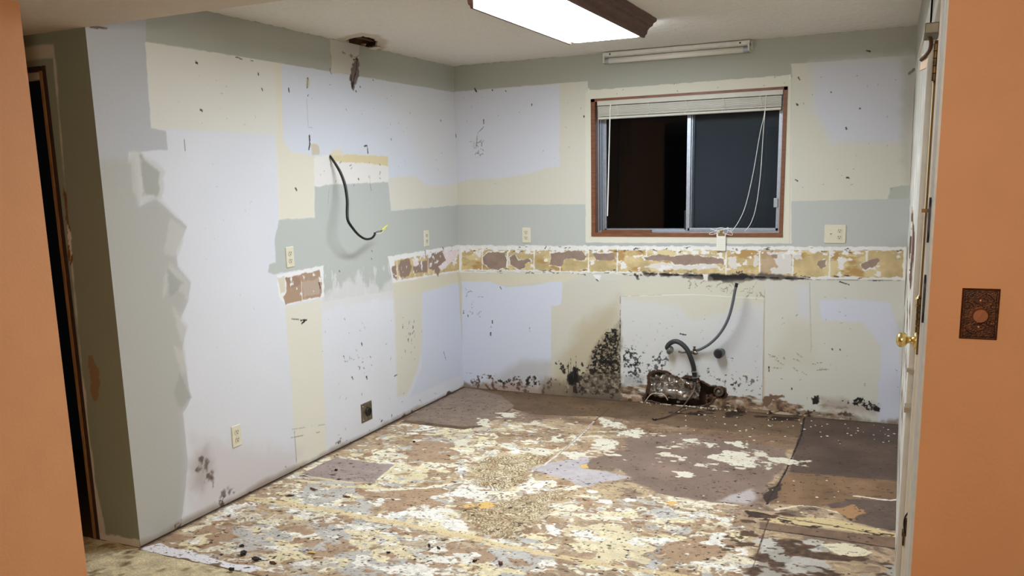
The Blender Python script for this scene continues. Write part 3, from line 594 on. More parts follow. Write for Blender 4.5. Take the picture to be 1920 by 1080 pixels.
# middle sheet
P([(1068, 870), (1130, 855), (1150, 822), (1280, 812), (1478, 842), (1470, 880), (1440, 900), (1420, 948), (1330, 940), (1250, 930), (1190, 905), (1160, 880)], (136, 114, 100), jag=.012, js=.12, soft=.012, var=.09, vs=.2)
P([(990, 880), (1030, 868), (1075, 858), (1110, 855), (1090, 880), (1140, 885), (1180, 895), (1150, 902), (1095, 912), (1060, 898)], (190, 182, 184), jag=.015, js=.08, soft=.012, a=.9, var=.05)
P([(1340, 940), (1370, 930), (1410, 915), (1418, 935), (1408, 947)], (200, 192, 188), jag=.015, js=.06, soft=.02, a=.8)
K([(1230, 925), (1300, 940), (1380, 947)], (222, 210, 186), .012, jag=.010, js=.05, brk=.1)
P([(1090, 855), (1140, 850), (1172, 845), (1170, 822), (1100, 830), (1070, 850)], (170, 140, 108), jag=.02, a=.6)
for q in ([(1150, 808), (1190, 806), (1212, 812), (1195, 820), (1160, 816)], [(1322, 858), (1345, 852), (1362, 845), (1392, 848), (1410, 860), (1420, 868), (1412, 876), (1385, 872), (1362, 868)], [(1365, 830), (1388, 828), (1405, 842), (1380, 840)], [(1125, 820), (1160, 828), (1150, 842), (1105, 840)], [(1280, 822), (1310, 824), (1306, 832), (1285, 830)], [(1268, 884), (1290, 886), (1298, 896), (1275, 894)], [(1320, 830), (1340, 834), (1332, 839)], [(1440, 858), (1500, 862), (1490, 870), (1450, 868)], [(1050, 848), (1090, 842), (1104, 852), (1070, 862)], [(1068, 815), (1095, 822), (1075, 830)], [(1032, 818), (1060, 822), (1056, 828), (1036, 826)], [(896, 786), (915, 786), (912, 798), (898, 797)], [(930, 775), (965, 774), (966, 782), (948, 782)], [(958, 792), (980, 800), (972, 806), (960, 800)], [(990, 840), (1010, 838), (1030, 848), (1016, 854), (996, 848)], [(945, 832), (965, 828), (960, 838), (948, 840)], [(850, 826), (878, 826), (880, 836), (852, 838)], [(1120, 782), (1150, 790), (1180, 800), (1130, 800)]):
    P(q, (230, 222, 200), jag=.030, js=.05, dh=.001); FK([(x+(x-q[0][0])*.5, y+(y-q[0][1])*.4) for x, y in q], (226, 216, 192), .03, .38, soft=.1, edge=.03, dh=.0006)
FK([(920, 770), (1480, 830), (1440, 900), (960, 860)], (226, 214, 190), .07, .52, soft=.1, edge=.05, su=.8, dh=.001)
K([(1114, 790), (1090, 815), (1050, 850), (1020, 872)], (226, 216, 206), .014, jag=.003, dh=.002); K([(1142, 766), (1114, 790)], (86, 62, 44), .007)
K([(1112, 793), (1048, 853)], (120, 100, 90), .004)
# small smooth panel by the left wall
P([(562, 890), (630, 858), (740, 872), (700, 905), (620, 900)], (164, 146, 138), jag=.004, js=.08, soft=.004, var=.06, dh=.001)
FK([(600, 885), (700, 880), (700, 900), (630, 898)], (92, 70, 62), .05, .35, soft=.2, edge=.03)
K([(560, 890), (640, 903), (705, 908), (745, 872)], (222, 204, 160), .014, jag=.006, js=.06)
K([(636, 856), (700, 868), (742, 872)], (226, 214, 180), .012, jag=.008)
# glue seam lines
K([(470, 935), (600, 955), (740, 980), (860, 1005), (1000, 1035), (1150, 1062), (1300, 1085)], (226, 204, 156), .045, jag=.012, js=.12, soft=.006, a=.9, dh=.0006)
K([(470, 941), (740, 987), (860, 1012), (1000, 1045), (1150, 1070)], (150, 124, 92), .005, jag=.003, brk=.5)
K([(690, 920), (800, 915), (860, 905), (900, 898)], (238, 228, 200), .03, jag=.015, js=.08)
K([(560, 900), (640, 912), (720, 915)], (228, 214, 172), .03, jag=.014, js=.08)
P([(955, 925), (1000, 890), (1004, 905), (975, 922)], (240, 232, 212), jag=.01, dh=.001)
K([(950, 920), (990, 888)], (176, 140, 104), .02, jag=.006)
# combed adhesive
for q in ([(878, 880), (940, 850), (1030, 855), (1000, 880), (960, 920), (900, 910)], [(860, 960), (990, 930), (1045, 920), (1030, 960), (960, 1012), (905, 1000)]):
    P(q, (222, 206, 166), jag=.03, js=.1, soft=.02, a=.75)
    sl, m = sF.mask(q, jag=.04, js=.1, soft=.03)
    ph = (U[sl]*.8+V[sl]*.6)/.013+1.3*fbm(U[sl], V[sl], .08, 3, 71)
    k = m*sstep(.1, .5, np.sin(ph*2*PI)+.7*fbm(U[sl], V[sl], .03, 3, 72))*.85
    ph = (U[sl]*.9-V[sl]*.45)/.02+1.5*fbm(U[sl], V[sl], .08, 3, 73)
    k = np.maximum(k, m*sstep(.4, .8, np.sin(ph*2*PI)+.7*fbm(U[sl], V[sl], .03, 3, 74))*.7)
    sF.c[sl] = sF.c[sl]*(1-k[..., None])+np.array((122, 94, 62))*k[..., None]; sF.h[sl] -= k*.0012
for q in ([(895, 945), (912, 940), (932, 944), (920, 953), (900, 953)], [(868, 948), (885, 943), (890, 950), (872, 953)], [(1246, 942), (1262, 940), (1272, 944), (1258, 950)], [(1086, 872), (1100, 870), (1104, 877), (1090, 878)]):
    P(q, (224, 184, 112), jag=.006, js=.04)
U, V = U0, V0
# front edge by the wall corner
P([(262, 1030), (300, 1018), (345, 1030), (420, 1052), (490, 1066), (470, 1076), (380, 1062), (300, 1045)], (240, 238, 240), jag=.018, js=.08, dh=.001)
FK([(255, 1035), (620, 1075), (640, 1090), (255, 1050)], (120, 100, 82), .08, .1, soft=.3, edge=.02)
# scuffs, grit
FK(ALLP, (60, 44, 34), .018, .95, soft=.1, edge=.05, o=2)
FK(ALLP, (84, 62, 44), .05, .95, soft=.15, edge=.05, su=.5, sv=2)
FK([(100, 1090), (560, 880), (1400, 900), (1420, 1090)], (110, 84, 60), .012, .85, soft=.15, edge=.05, o=2, a=.8)
sF.marks([(300, 1060), (600, 900), (900, 880), (1400, 960), (1380, 1075)], 80, (70, 52, 40), .01, .05, thin=.12)
sF.marks([(300, 1060), (600, 900), (900, 880), (1400, 960), (1380, 1075)], 50, (245, 238, 222), .01, .05, thin=.2)
# dark line of dirt along the walls
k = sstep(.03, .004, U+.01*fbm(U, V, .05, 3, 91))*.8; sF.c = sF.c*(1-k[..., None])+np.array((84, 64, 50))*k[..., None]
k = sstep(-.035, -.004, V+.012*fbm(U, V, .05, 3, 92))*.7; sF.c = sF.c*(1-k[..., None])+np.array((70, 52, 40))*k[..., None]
FK([(1250, 760), (1500, 778), (1500, 792), (1250, 775)], (54, 38, 30), .05, 0, soft=.3, edge=.02)
sF.h += .0006*fbm(U, V, .02, 3, 99)
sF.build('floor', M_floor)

# ---- return wall beside the dark doorway (faces the entry room)
DX1 = -.262; DZ = 2.135
sH = Surf(1, -L, -1.4, 0.0, 0.0, H2, .006, (138, 143, 124))
P, K, FK = sH.paint, sH.line, sH.fleck
P([(95, 85), (102, 90), (128, 420), (150, 650), (178, 900), (200, 1010), (180, 1010), (100, 110)], (196, 190, 172), jag=.006, js=.1, soft=.004)
P([(36, 88), (100, 84), (102, 108), (40, 116)], (188, 182, 164), jag=.004, soft=.004)
P([(166, 668), (172, 665), (184, 690), (190, 715), (186, 740), (177, 752), (172, 735)], (138, 112, 82), jag=.012, js=.06)
P([(186, 1000), (262, 1012), (262, 1032), (186, 1020)], (206, 200, 186), jag=.008, js=.05, soft=.004)
P([(118, 350), (124, 372), (134, 450), (137, 480), (131, 500), (124, 420)], (120, 82, 50), jag=.010, js=.05)
P([(126, 420), (132, 440), (136, 475), (132, 492)], (214, 206, 190), jag=.008, js=.04)
sH.hole |= (sH.U < DX1) & (sH.U > -1.18) & (sH.V < DZ)
sH.build('wall_hall', M_wall, hsign=-1)
M_stud = mat('stud_wood', (150, 108, 62), .6, var=.25, vs=20, bump=.2, aniso=(8, 8, .6))
M_stud_dark = mat('shaded_jamb_wood', (58, 38, 26), .6, var=.3, vs=20, aniso=(8, 8, .6))  # shadow line beside the stud, put into the dark colour of the jamb wood
d2 = empty('door_1', (DX1, -L, 0)); d2['kind'] = 'structure'
obj('jamb', B((-.016, .004, -.004, .115, 0, DZ)), M_stud_dark, d2)
obj('jamb_edge', B((-.030, -.015, -.008, .012, 0, DZ-.02), (-.030, -.016, .012, .115, 0, DZ-.02)), M_stud, d2)
obj('jamb', B((-.918, -.90, -.004, .115, 0, DZ)), M_stud_dark, d2)
obj('door_head', B((-.90, -.030, -.004, .115, DZ-.02, DZ)), M_stud_dark, d2)
obj('head_stop', B((-.90, -.030, .02, .05, DZ-.05, DZ-.02)), mat('painted_trim', (206, 200, 186), .5), d2)

# ---- entry room: orange walls either side of the opening, lower ceiling, hall floor
M_orange = mat('orange_paint', (216, 154, 108), .55, var=.025, vs=5, bump=.35, bs=110, spec=.25)
struct('wall_entry_right', B((3.138, 5.2, YO, YO+.11, 0, H2)), M_orange)
struct('wall_entry_left', B((-2.2, .232, YO, YO+.004, 0, H2), (.222, .232, YO-1.5, YO, 0, H2), (-2.2, .222, YO-1.5, YO-1.49, 0, H2)), M_orange)
M_lceil = mat('entry_ceiling_paint', (214, 202, 184), .9, var=.02, vs=20, bump=.6, bs=60)
struct('ceiling_entry', B((-2.2, 5.2, -9.0, -L, H2, H+.03)), M_lceil)
M_hallfloor = mat('worn_carpet_backing', (190, 168, 124), .9, var=.22, vs=38, bump=1.0, bs=90)
sG = Surf(2, -.002, -1.6, 3.3, -4.3, -L, .012, (214, 200, 162))
sG.c *= (1+.10*fbm(sG.U, sG.V, .05, 4, 7))[..., None]
sG.fleck([(-1.6, -4.3), (3.3, -4.3), (3.3, -L), (-1.6, -L)], (158, 140, 104), .05, .3, soft=.4, px=False)
sG.fleck([(-1.6, -4.3), (3.3, -4.3), (3.3, -L), (-1.6, -L)], (228, 214, 178), .04, .35, soft=.3, px=False)
sG.fleck([(-1.6, -3.6), (.1, -3.6), (.1, -L), (-1.6, -L)], (110, 92, 66), .12, .0, soft=.5, px=False)
sG.h += .003*fbm(sG.U, sG.V, .04, 3, 8)
sG.build('floor_hall', painted('worn_hall_floor', .9, .2, 90, 1.0, 120, .1, .004))
struct('floor_beyond', B((-1.6, -.02, -L, -1.5, -.02, -.004), (-1.6, 5.2, -9, -4.3, -.02, -.004)), mat('dark_floorboards', (92, 74, 54), .8))

# ---- right wall (x = W), leans a little out of plumb towards its top
sR = Surf(0, W, -2.44, 0.0, 0.0, H, .008, (212, 209, 198))
FULL = [(-2.44, 0), (0, 0), (0, H), (-2.44, H)]
sR.c *= (1+.02*fbm(sR.U, sR.V, .2, 3, 2))[..., None]
def Y(*a, **k): sR.paint(*a, px=False, **k)
Y([(-2.44, 2.2), (0, 2.2), (0, H), (-2.44, H)], (174, 174, 162), jag=.004)
Y([(-.55, 1.10), (0, 1.10), (0, 1.43), (-.5, 1.43)], (178, 182, 174), jag=.01)
Y([(-.5, .90), (0, .90), (0, 1.12), (-.5, 1.12)], (214, 206, 190), jag=.02, dh=-.0)
Y([(-.9, .80), (-.02, .84), (-.05, 1.0), (-.6, .94)], (120, 90, 70), jag=.05, js=.12)
Y([(-2.3, 1.30), (-2.1, 1.36), (-1.7, 1.40), (-1.1, 1.44), (-1.0, 1.22), (-1.4, 1.12), (-1.9, 1.10), (-2.2, 1.16)], (88, 50, 34), jag=.015, js=.2)
for a_, b_, z_ in ((-2.35, -1.9, 1.02), (-1.9, -1.2, .93), (-1.2, -.4, .98), (-.6, -.05, 1.02), (-2.3, -1.7, .78), (-1.5, -.8, .70), (-2.0, -1.2, .5), (-1.2, -.3, .42), (-2.2, -1.6, .3)):
    Y([(a_, z_-.02), (b_, z_+.0), (b_-.1, z_+.07), (a_+.1, z_+.04)], (126, 98, 76), jag=.02, js=.08)
Y([(-.35, 1.45), (-.05, 1.45), (-.05, 2.15), (-.25, 2.1)], (150, 140, 122), jag=.06, js=.12, soft=.01)
sR.fleck([(-2.4, .0), (0, .0), (0, 1.2), (-2.4, 1.2)], (120, 96, 72), .10, .40, px=False, sv=.6)
sR.fleck([(-.6, 1.4), (0, 1.4), (0, 2.2), (-.6, 2.2)], (110, 100, 86), .12, .35, px=False, sv=.4)
sR.fleck([(-2.4, 0), (0, 0), (0, 2.2), (-2.4, 2.2)], (240, 236, 226), .12, .4, px=False)
sR.hole |= (sR.U > -1.62) & (sR.U < -1.16) & (sR.V > 1.13) & (sR.V < 1.42)
def lean(co):
    co = co.copy(); k = np.clip(co[:, 2]/H, 0, 1)*np.clip((co[:, 1]+2.44)/2.44, 0, 1); co[:, 0] -= .030*k; return co
sR.build('wall_right', M_wall, flip=True, hsign=-1, shift=lean)
M_hole = mat('old_brown_box', (74, 34, 20), .7, var=.3, vs=30)
bx = empty('switch_box', (W, -1.39, 1.275), label='open dark brown switch box sunk in the torn right wall near the door', cat='electrical box')
obj('box_shell', B((.012, .07, -.24, -.225, -.15, .15), (.012, .07, .225, .24, -.15, .15), (.012, .07, -.24, .24, .15, .16), (.012, .07, -.24, .24, -.16, -.15), (.065, .07, -.24, .24, -.16, .16)), M_hole, bx)
obj('loose_paper', B((-.006, .004, -.03, .02, -.10, -.06)), mat('torn_paper', (226, 214, 200), .8), bx)

# ---- exterior door in the right wall, seen almost edge on
M_door = mat('chipped_white_paint', (214, 208, 198), .45, var=.05, vs=14, bump=.3, bs=60)
M_brass = mat('brass', (226, 200, 132), .28, 1.0)
M_obrass = mat('aged_brass', (98, 76, 46), .5, .7, var=.4, vs=60)
M_jamb = mat('grey_jamb_paint', (196, 196, 192), .45, var=.06, vs=30, bump=.3, bs=60)
XD = 3.136
dr = empty('door_2', (XD, -3.49, 0)); dr['kind'] = 'structure'
obj('door_slab', B((.006, .05, .02, 1.0, .01, 2.03)), M_door, dr, bev=.002)
bm = bmesh.new()
for z0, z1 in ((.12, .86), (1.1, 1.92)):
    for k in range(3): box(bm, .001, .007, .12+k*.03, .135+k*.03, z0, z1); box(bm, .001, .007, .80-k*.03, .815-k*.03, z0, z1)
    box(bm, .001, .007, .12, .815, z0, z0+.02); box(bm, .001, .007, .12, .815, z1-.02, z1)
obj('panel_moulding', bm, M_door, dr)
obj('weather_strip', B((-.013, .004, .054, .058, 1.13, 1.90)), mat('brass_strip', (226, 206, 140), .45, .3), dr)
obj('strip_backing', B((-.012, .004, .046, .053, 1.13, 1.90)), mat('brown_backing', (96, 70, 36), .6), dr)
obj('weather_strip', B((-.012, .004, .072, .078, .02, 1.13)), M_door, dr)
obj('jamb_leg', B((-.014, .05, 1.01, 1.05, 0, 2.06)), M_door, dr, bev=.002)
obj('door_head', B((-.010, .05, -.02, 1.05, 2.04, 2.10)), M_door, dr, bev=.002)
for z in (1.867, 1.242):
    h = obj('hinge', B((-.003, .004, -.03, .03, z-.044, z+.044)), M_obrass, dr)
    bm = bmesh.new()
    for k in range(5): lathe(bm, [(.0062, 0), (.0068, .001), (.0068, .0160), (.0062, .0168)], (-.012, 0, z-.044+k*.0176), n=14)
    lathe(bm, [(.004, 0), (.0052, .003), (.003, .007)], (-.012, 0, z+.044), n=12)
    obj('hinge_pin', bm, M_obrass, h, smooth=False)
kp = Vector(at(1711, 638, 1, -2.56)); kx = kp.x-XD
bm = bmesh.new(); zc = 1.010; yk = -2.56+3.49
lathe(bm, [(.030, 0), (.032, .002), (.031, .006), (.024, .009), (.013, .011), (.0115, .022), (.013, .028), (.019, .032), (.0255, .040), (.0268, .048), (.0255, .056), (.019, .063), (.008, .0665), (.001, .067)], (.006, yk, zc), (-1, 0, 0), 32)
obj('door_knob', bm, M_brass, dr, smooth=True)
bm = bmesh.new(); lathe(bm, [(.026, 0), (.026, .004), (.018, .006), (.016, .012)], (.006, yk, zc+.14), (-1, 0, 0), 24)
obj('deadbolt', bm, M_brass, dr, smooth=True)
obj('strike_plate', B((-.020, .004, yk-.06, yk-.03, .905, .915), (-.022, -.004, yk-.10, yk-.03, .768, .772), (-.020, -.002, yk-.10, yk-.03, .772, .785)), mat('bent_metal', (176, 160, 136), .4, .6), dr)
struct('wall_right_header', B((XD-.008, 3.3, -3.74, -2.44, 2.10, H)), mat('header_paint', (178, 176, 160), .7))
# grey jamb of the opening with two oblong plates
jb = struct('trim_1', B((3.131, 3.20, -3.730, -3.50, 0, H2)), M_jamb, bev=.002)
bm = bmesh.new(); 
for y_ in (-3.525, -3.545): box(bm, 3.127, 3.132, y_-.004, y_, 0, H2)
struct('trim_2', bm, M_door)
M_slot = mat('dark_slot_steel', (40, 38, 44), .5, .4)
def slot(px, y0, y1, lab, peg=False):
    a = at(px, y0, 1, -3.66); b = at(px-5, y1, 1, -3.66); zt, zb = a[2], b[2]; x = 3.1295
    bm = bmesh.new(); pts = []
    for t in range(17): an = PI*t/16; pts.append((-3.66+.028*math.cos(an), zt-.028+.028*math.sin(an)))
    for t in range(17): an = PI+PI*t/16; pts.append((-3.66+.028*math.cos(an), zb+.028+.028*math.sin(an)))
    cy, cz_ = -3.66, (zt+zb)/2
    e = empty('slot_plate', (x, cy, cz_), label=lab, cat='plate')
    prism(bm, [(p[0]-cy, p[1]-cz_) for p in pts], -.003, .002, lambda p, q: (q, p[0], p[1]))
    obj('plate', bm, M_slot, e)
    if peg: obj('peg', B((-.018, 0, -.008, .008, .018, .026)), M_obrass, e)
slot(1745, 370, 455, 'long dark oblong slot plate with a small peg, high on the grey jamb', True)
slot(1737, 515, 605, 'long dark oblong slot plate on the grey jamb beside the middle hinge')

# ---- window
M_wood = mat('stained_window_wood', (122, 74, 44), .45, var=.22, vs=14, bump=.15, aniso=(1, 1, 6))
M_woodh = mat('stained_window_wood_flat', (126, 76, 44), .45, var=.22, vs=14, bump=.15, aniso=(1, 8, 8))
M_alu = mat('dull_aluminium', (176, 182, 190), .42, .85, var=.08, vs=60)
M_glass = bpy.data.materials.new('window_glass'); M_glass.use_nodes = True
N = M_glass.node_tree; N.nodes.remove(N.nodes['Principled BSDF']); out = N.nodes['Material Output']
tr = N.nodes.new('ShaderNodeBsdfTransparent'); tr.inputs[0].default_value = (.86, .9, .92, 1); gs = N.nodes.new('ShaderNodeBsdfGlossy'); gs.inputs['Roughness'].default_value = .03
gs.inputs['Color'].default_value = (.42, .50, .58, 1)
fr = N.nodes.new('ShaderNodeFresnel'); fr.inputs[0].default_value = 1.5; mx = N.nodes.new('ShaderNodeMixShader')
N.links.new(fr.outputs[0], mx.inputs[0]); N.links.new(tr.outputs[0], mx.inputs[1]); N.links.new(gs.outputs[0], mx.inputs[2]); N.links.new(mx.outputs[0], out.inputs[0])
wn = empty('window_1', (wx0, 0, wz0)); wn['kind'] = 'structure'
WW, WH = wx1-wx0, wz1-wz0; t = .030
obj('window_liner', B((0, t, -.006, .11, 0, WH)), M_wood, wn, bev=.0015)
obj('window_liner', B((WW-t*.8, WW, -.006, .11, 0, WH)), M_wood, wn, bev=.0015)
obj('window_liner', B((0, WW, -.006, .11, WH-.022, WH)), M_woodh, wn, bev=.0015)
obj('window_liner', B((0, WW, -.008, .11, 0, .024)), M_woodh, wn, bev=.0015)
obj('sill_strip', B((.06, .42, .045, .075, .024, .040)), M_woodh, wn)
a0, a1, b0, b1 = t, WW-t*.8, .024, WH-.022
bm = bmesh.new()
for x in (a0, a0+.016, a0+.030): box(bm, x, x+.008, .062+(x-a0)*.4, .112, b0, b1)
box(bm, a0, a0+.042, .09, .112, b0, b1); box(bm, a1-.014, a1, .062, .112, b0, b1); box(bm, a0, a1, .062, .112, b1-.022, b1)
box(bm, a0, a1, .066, .112, b0, b0+.012)
obj('outer_frame', bm, M_alu, wn)
xm = at(1292, 300, 1, .08)[0]-wx0
bm = bmesh.new(); box(bm, xm-.012, xm+.014, .062, .078, b0+.012, b1-.02); box(bm, xm, a1-.014, .062, .078, b0+.010, b0+.030); box(bm, a1-.030, a1-.012, .062, .078, b0+.012, b1-.02); box(bm, xm-.012, a1-.012, .062, .078, b1-.045, b1-.02)
box(bm, xm+.018, xm+.024, .068, .082, b0+.012, b1-.02)
sr = obj('sliding_sash', bm, M_alu, wn, bev=.001)
obj('sash_latch', B((a1-.046, a1-.020, .052, .066, .19, .25)), M_alu, sr, bev=.002)
obj('glass_pane', B((xm+.014, a1-.030, .069, .071, b0+.030, b1-.045)), M_glass, sr)
bm = bmesh.new(); box(bm, a0+.042, a0+.054, .086, .104, b0+.012, b1-.02); box(bm, a0+.042, xm+.01, .086, .104, b0+.010, b0+.026); box(bm, xm-.014, xm+.006, .084, .104, b0+.012, b1-.02)
sf = obj('fixed_sash', bm, M_alu, wn)
obj('glass_pane', B((a0+.054, xm-.014, .094, .096, b0+.026, b1-.02)), M_glass, sf)
obj('sash_lock', B((xm-.022, xm-.014, .060, .082, b0+.02, b0+.15)), M_slot, sf)
M_scr = bpy.data.materials.new('insect_screen'); M_scr.use_nodes = True
N = M_scr.node_tree; pb = N.nodes['Principled BSDF']; pb.inputs['Base Color'].default_value = rgba((88, 88, 90)); pb.inputs['Roughness'].default_value = .7; pb.inputs['Alpha'].default_value = .7
obj('insect_screen', B((xm+.02, a1-.014, .1225, .1235, b0+.012, b1-.02)), M_scr, wn)
obj('screen_frame', B((xm+.008, xm+.028, .116, .126, b0, b1), (a1-.016, a1, .116, .126, b0, b1), (xm+.008, a1, .116, .126, b0, b0+.018), (xm+.008, a1, .116, .126, b1-.018, b1)), M_alu, wn)

# ================================================================== THINGS
# ---- ceiling light
LX0, LX1, LY0, LY1 = 1.332, 1.738, -2.36, -1.125; LZ = 2.352
cl = empty('ceiling_light', ((LX0+LX1)/2, (LY0+LY1)/2, H), label='long lit fluorescent ceiling light with white diffuser and dark wood side trim', cat='ceiling light')
M_lens = mat('glowing_diffuser', (232, 243, 255), .3, emit=LENS_STRENGTH)
hw = (LX1-LX0)/2; hl = (LY1-LY0)/2; zz = LZ-H
bm = bmesh.new(); prism(bm, [(-hw, -.01), (-hw, zz+.02), (-hw+.012, zz+.004), (-hw+.03, zz), (hw-.03, zz), (hw-.012, zz+.004), (hw, zz+.02), (hw, -.01)], -hl, hl, lambda p, a: (p[0], a, p[1]))
obj('diffuser', bm, M_lens, cl)
M_trim = mat('dark_walnut', (88, 54, 38), .5, var=.3, vs=14, bump=.2, aniso=(8, .8, 8))
prof = [(.001, 0), (.001, zz-.006), (.014, zz-.006), (.018, zz+.006), (.026, zz+.012), (.030, zz+.030), (.042, zz+.044), (.056, zz+.050), (.062, zz+.064), (.078, zz+.072), (.080, 0)]
for s in (1, -1):
    bm = bmesh.new(); prism(bm, [(s*(hw+p[0]), p[1]) for p in prof], -hl-.01, hl+.006, lambda p, a: (p[0], a, p[1]))
    obj('side_trim', bm, M_trim, cl)
obj('end_plate', B((-hw, hw, hl, hl+.003, zz+.03, 0)), mat('white_enamel', (226, 224, 216), .4), cl)

# ---- unlit strip light on the wall above the window
M_en = mat('old_white_enamel', (214, 210, 198), .4, var=.05, vs=20); M_tube = mat('unlit_tube', (232, 228, 216), .3)
A = at(1137, 96, 1, -.05); Bp = at(1413, 70, 1, -.05); sx0, sx1 = 1.172, 2.140
st = empty('strip_light', ((sx0+sx1)/2, 0, 2.40), label='unlit white fluorescent tube fixture fixed to the wall above the window', cat='strip light')
hx = (sx1-sx0)/2
bm = bmesh.new(); prism(bm, [(0, .036), (-.055, .036), (-.060, .030), (-.060, .012), (-.045, .002), (0, .002)], -hx, hx, lambda p, a: (a, p[0], p[1])); obj('housing', bm, M_en, st)
obj('back_plate', B((-hx-.004, hx+.012, -.012, -.0005, -.020, .038)), M_en, st)
bm = bmesh.new(); tube(bm, [(-hx+.012, -.045, -.020), (hx-.012, -.045, -.020)], .0185, 20, sub=0); obj('tube', bm, M_tube, st, smooth=True)
for s in (-1, 1):
    bm = bmesh.new(); tube(bm, [(s*(hx-.012), -.045, -.020), (s*(hx-.040), -.045, -.020)], .0192, 20); obj('tube_cap', bm, M_alu, st)
    obj('lampholder', B((min(s*hx, s*(hx-.012)), max(s*hx, s*(hx-.012)), -.066, -.006, -.032, .018)), M_en, st, bev=.002)
for sx_ in (-hx+.05, hx-.06):
    bm = bmesh.new(); lathe(bm, [(.006, 0), (.004, .004)], (sx_, -.060, .022), (0, -1, 0), 10); obj('screw', bm, M_slot, st)

# ---- window blind, gathered at the top
M_bl = mat('ivory_vinyl', (204, 199, 184), .45, var=.03, vs=20); M_cord = mat('white_cord', (236, 234, 228), .7)
bz = at(1294, 178.5, 1, -.01)[2]; bzb = at(1294, 215, 1, -.01)[2]; bl0, bl1 = at(1121, 200, 1, -.01)[0], at(1466, 180, 1, -.01)[0]
bd = empty('window_blind', ((bl0+bl1)/2, .008, bz), label='ivory slatted blind pulled up to the top of the window', cat='blind')
bh = (bl1-bl0)/2; bt = bzb-bz
obj('head_rail', B((-bh-.006, bh+.006, -.018, .026, -.032, 0)), M_bl, bd, bev=.003)
bm = bmesh.new(); ns = 19; z0 = -.036; dz = (bt+.018-z0)/ns
for k in range(ns):
    zk = z0+dz*k; wob = .004*math.sin(k*2.1)+random.gauss(0, .0015); y0, y1 = -.022+wob, .022+wob
    prism(bm, [(y0, zk), ((y0+y1)/2, zk+.0008), (y1, zk), (y1, zk+dz*.82), ((y0+y1)/2, zk+dz*.82+.0008), (y0, zk+dz*.82)], -bh+random.uniform(-.002, .002), bh+random.uniform(-.002, .002), lambda p, a: (a, p[0], p[1]+.0012*math.sin(a*5+p[1]*300)))
obj('slats', bm, M_bl, bd)
obj('bottom_rail', B((-bh+.001, bh-.001, -.024, .022, bt, bt+.016)), M_bl, bd, bev=.004)
for fx in (-.78, -.42, .0, .40, .78):
    bm = bmesh.new(); tube(bm, [(bh*fx, -.023, -.03), (bh*fx+.004, -.028, -.045), (bh*fx+.014, -.027, (bt-.04)/2-.01), (bh*fx-.006, -.028, bt+.02), (bh*fx, -.025, bt+.004)], .0014, 6, sub=4); obj('ladder_cord', bm, M_cord, bd)
def loc(q, y, o): p = at(q[0], q[1], 1, y); return (p[0]-o.location.x, p[1]-o.location.y, p[2]-o.location.z)
bm = bmesh.new(); tube(bm, [loc((1145, 196), -.006, bd), loc((1144, 205), -.014, bd), loc((1139, 405), -.018, bd)], .0045, 8); obj('tilt_wand', bm, M_cord, bd)
bm = bmesh.new(); tube(bm, [loc(q, -.012, bd) for q in ((1437, 178), (1433, 215), (1425, 250), (1412, 325), (1398, 385), (1385, 415), (1372, 434))], .0022, 6, sub=5); obj('lift_cord', bm, M_cord, bd)
bm = bmesh.new(); tube(bm, [loc(q, -.015, bd) for q in ((1437, 178), (1434, 215), (1431, 250), (1426, 325), (1418, 385), (1408, 418), (1396, 434))], .0022, 6, sub=5); obj('lift_cord', bm, M_cord, bd)
bm = bmesh.new(); c0 = Vector(loc((1352, 434), -.018, bd))
pts = [c0+Vector((.06*math.cos(a*1.3)+.02*math.sin(a*2.2), -.006*math.sin(a), .022*math.sin(a*1.9)+.004*math.cos(a*3))) for a in [k*.42 for k in range(34)]]
tube(bm, [loc((1372, 434), -.012, bd)]+pts, .0018, 6, sub=3); obj('cord_tangle', bm, M_cord, bd)
tg = Vector(at(1352, 452, 1, -.014)); tgo = empty('hanging_tag', tg, label='small white tag hanging by a cord over the bottom edge of the window', cat='tag')
obj('tag_card', B((-.031, .031, -.003, .001, -.066, .052)), mat('off_white_plastic', (236, 234, 220), .4), tgo, bev=.004)
obj('tag_clip', B((-.020, .024, -.008, .0, .035, .06), (-.008, .010, -.012, -.004, .055, .075)), mat('brass_clip', (150, 132, 88), .4, .6), tgo, bev=.002)
bm = bmesh.new()
for k in range(5): box(bm, -.02, .02, -.0036, -.0028, -.05+k*.014, -.0485+k*.014)
obj('faint_lines', bm, mat('faint_grey_print', (206, 204, 192), .6), tgo)

# ---- outlets
M_iv = mat('ivory_plate', (224, 218, 194), .35); M_iv2 = mat('ivory_socket', (216, 208, 182), .4); M_dk = mat('slot_black', (24, 20, 18), .7)
def rrect(w, h, r, n=6):
    pts = []
    for cx, cy, a0_ in ((w/2-r, h/2-r, 0), (-w/2+r, h/2-r, PI/2), (-w/2+r, -h/2+r, PI), (w/2-r, -h/2+r, 1.5*PI)):
        for k in range(n+1): a = a0_+PI/2*k/n; pts.append((cx+r*math.cos(a), cy+r*math.sin(a)))
    return pts
FY = lambda p, a: (p[0], a, p[1])
def plate_mesh(w, h, d=.006, r=.006):
    bm = bmesh.new(); o = rrect(w, h, r); i = rrect(w-.007, h-.007, r*.7)
    A = [bm.verts.new((x, -.0004, z)) for x, z in o]; Bv = [bm.verts.new((x, -d*.5, z)) for x, z in o]; Cv = [bm.verts.new((x, -d, z)) for x, z in i]; n = len(A)
    for k in range(n):
        bm.faces.new((A[k], A[(k+1) % n], Bv[(k+1) % n], Bv[k])); bm.faces.new((Bv[k], Bv[(k+1) % n], Cv[(k+1) % n], Cv[k]))
    bm.faces.new(A[::-1]); bm.faces.new(Cv); return bm
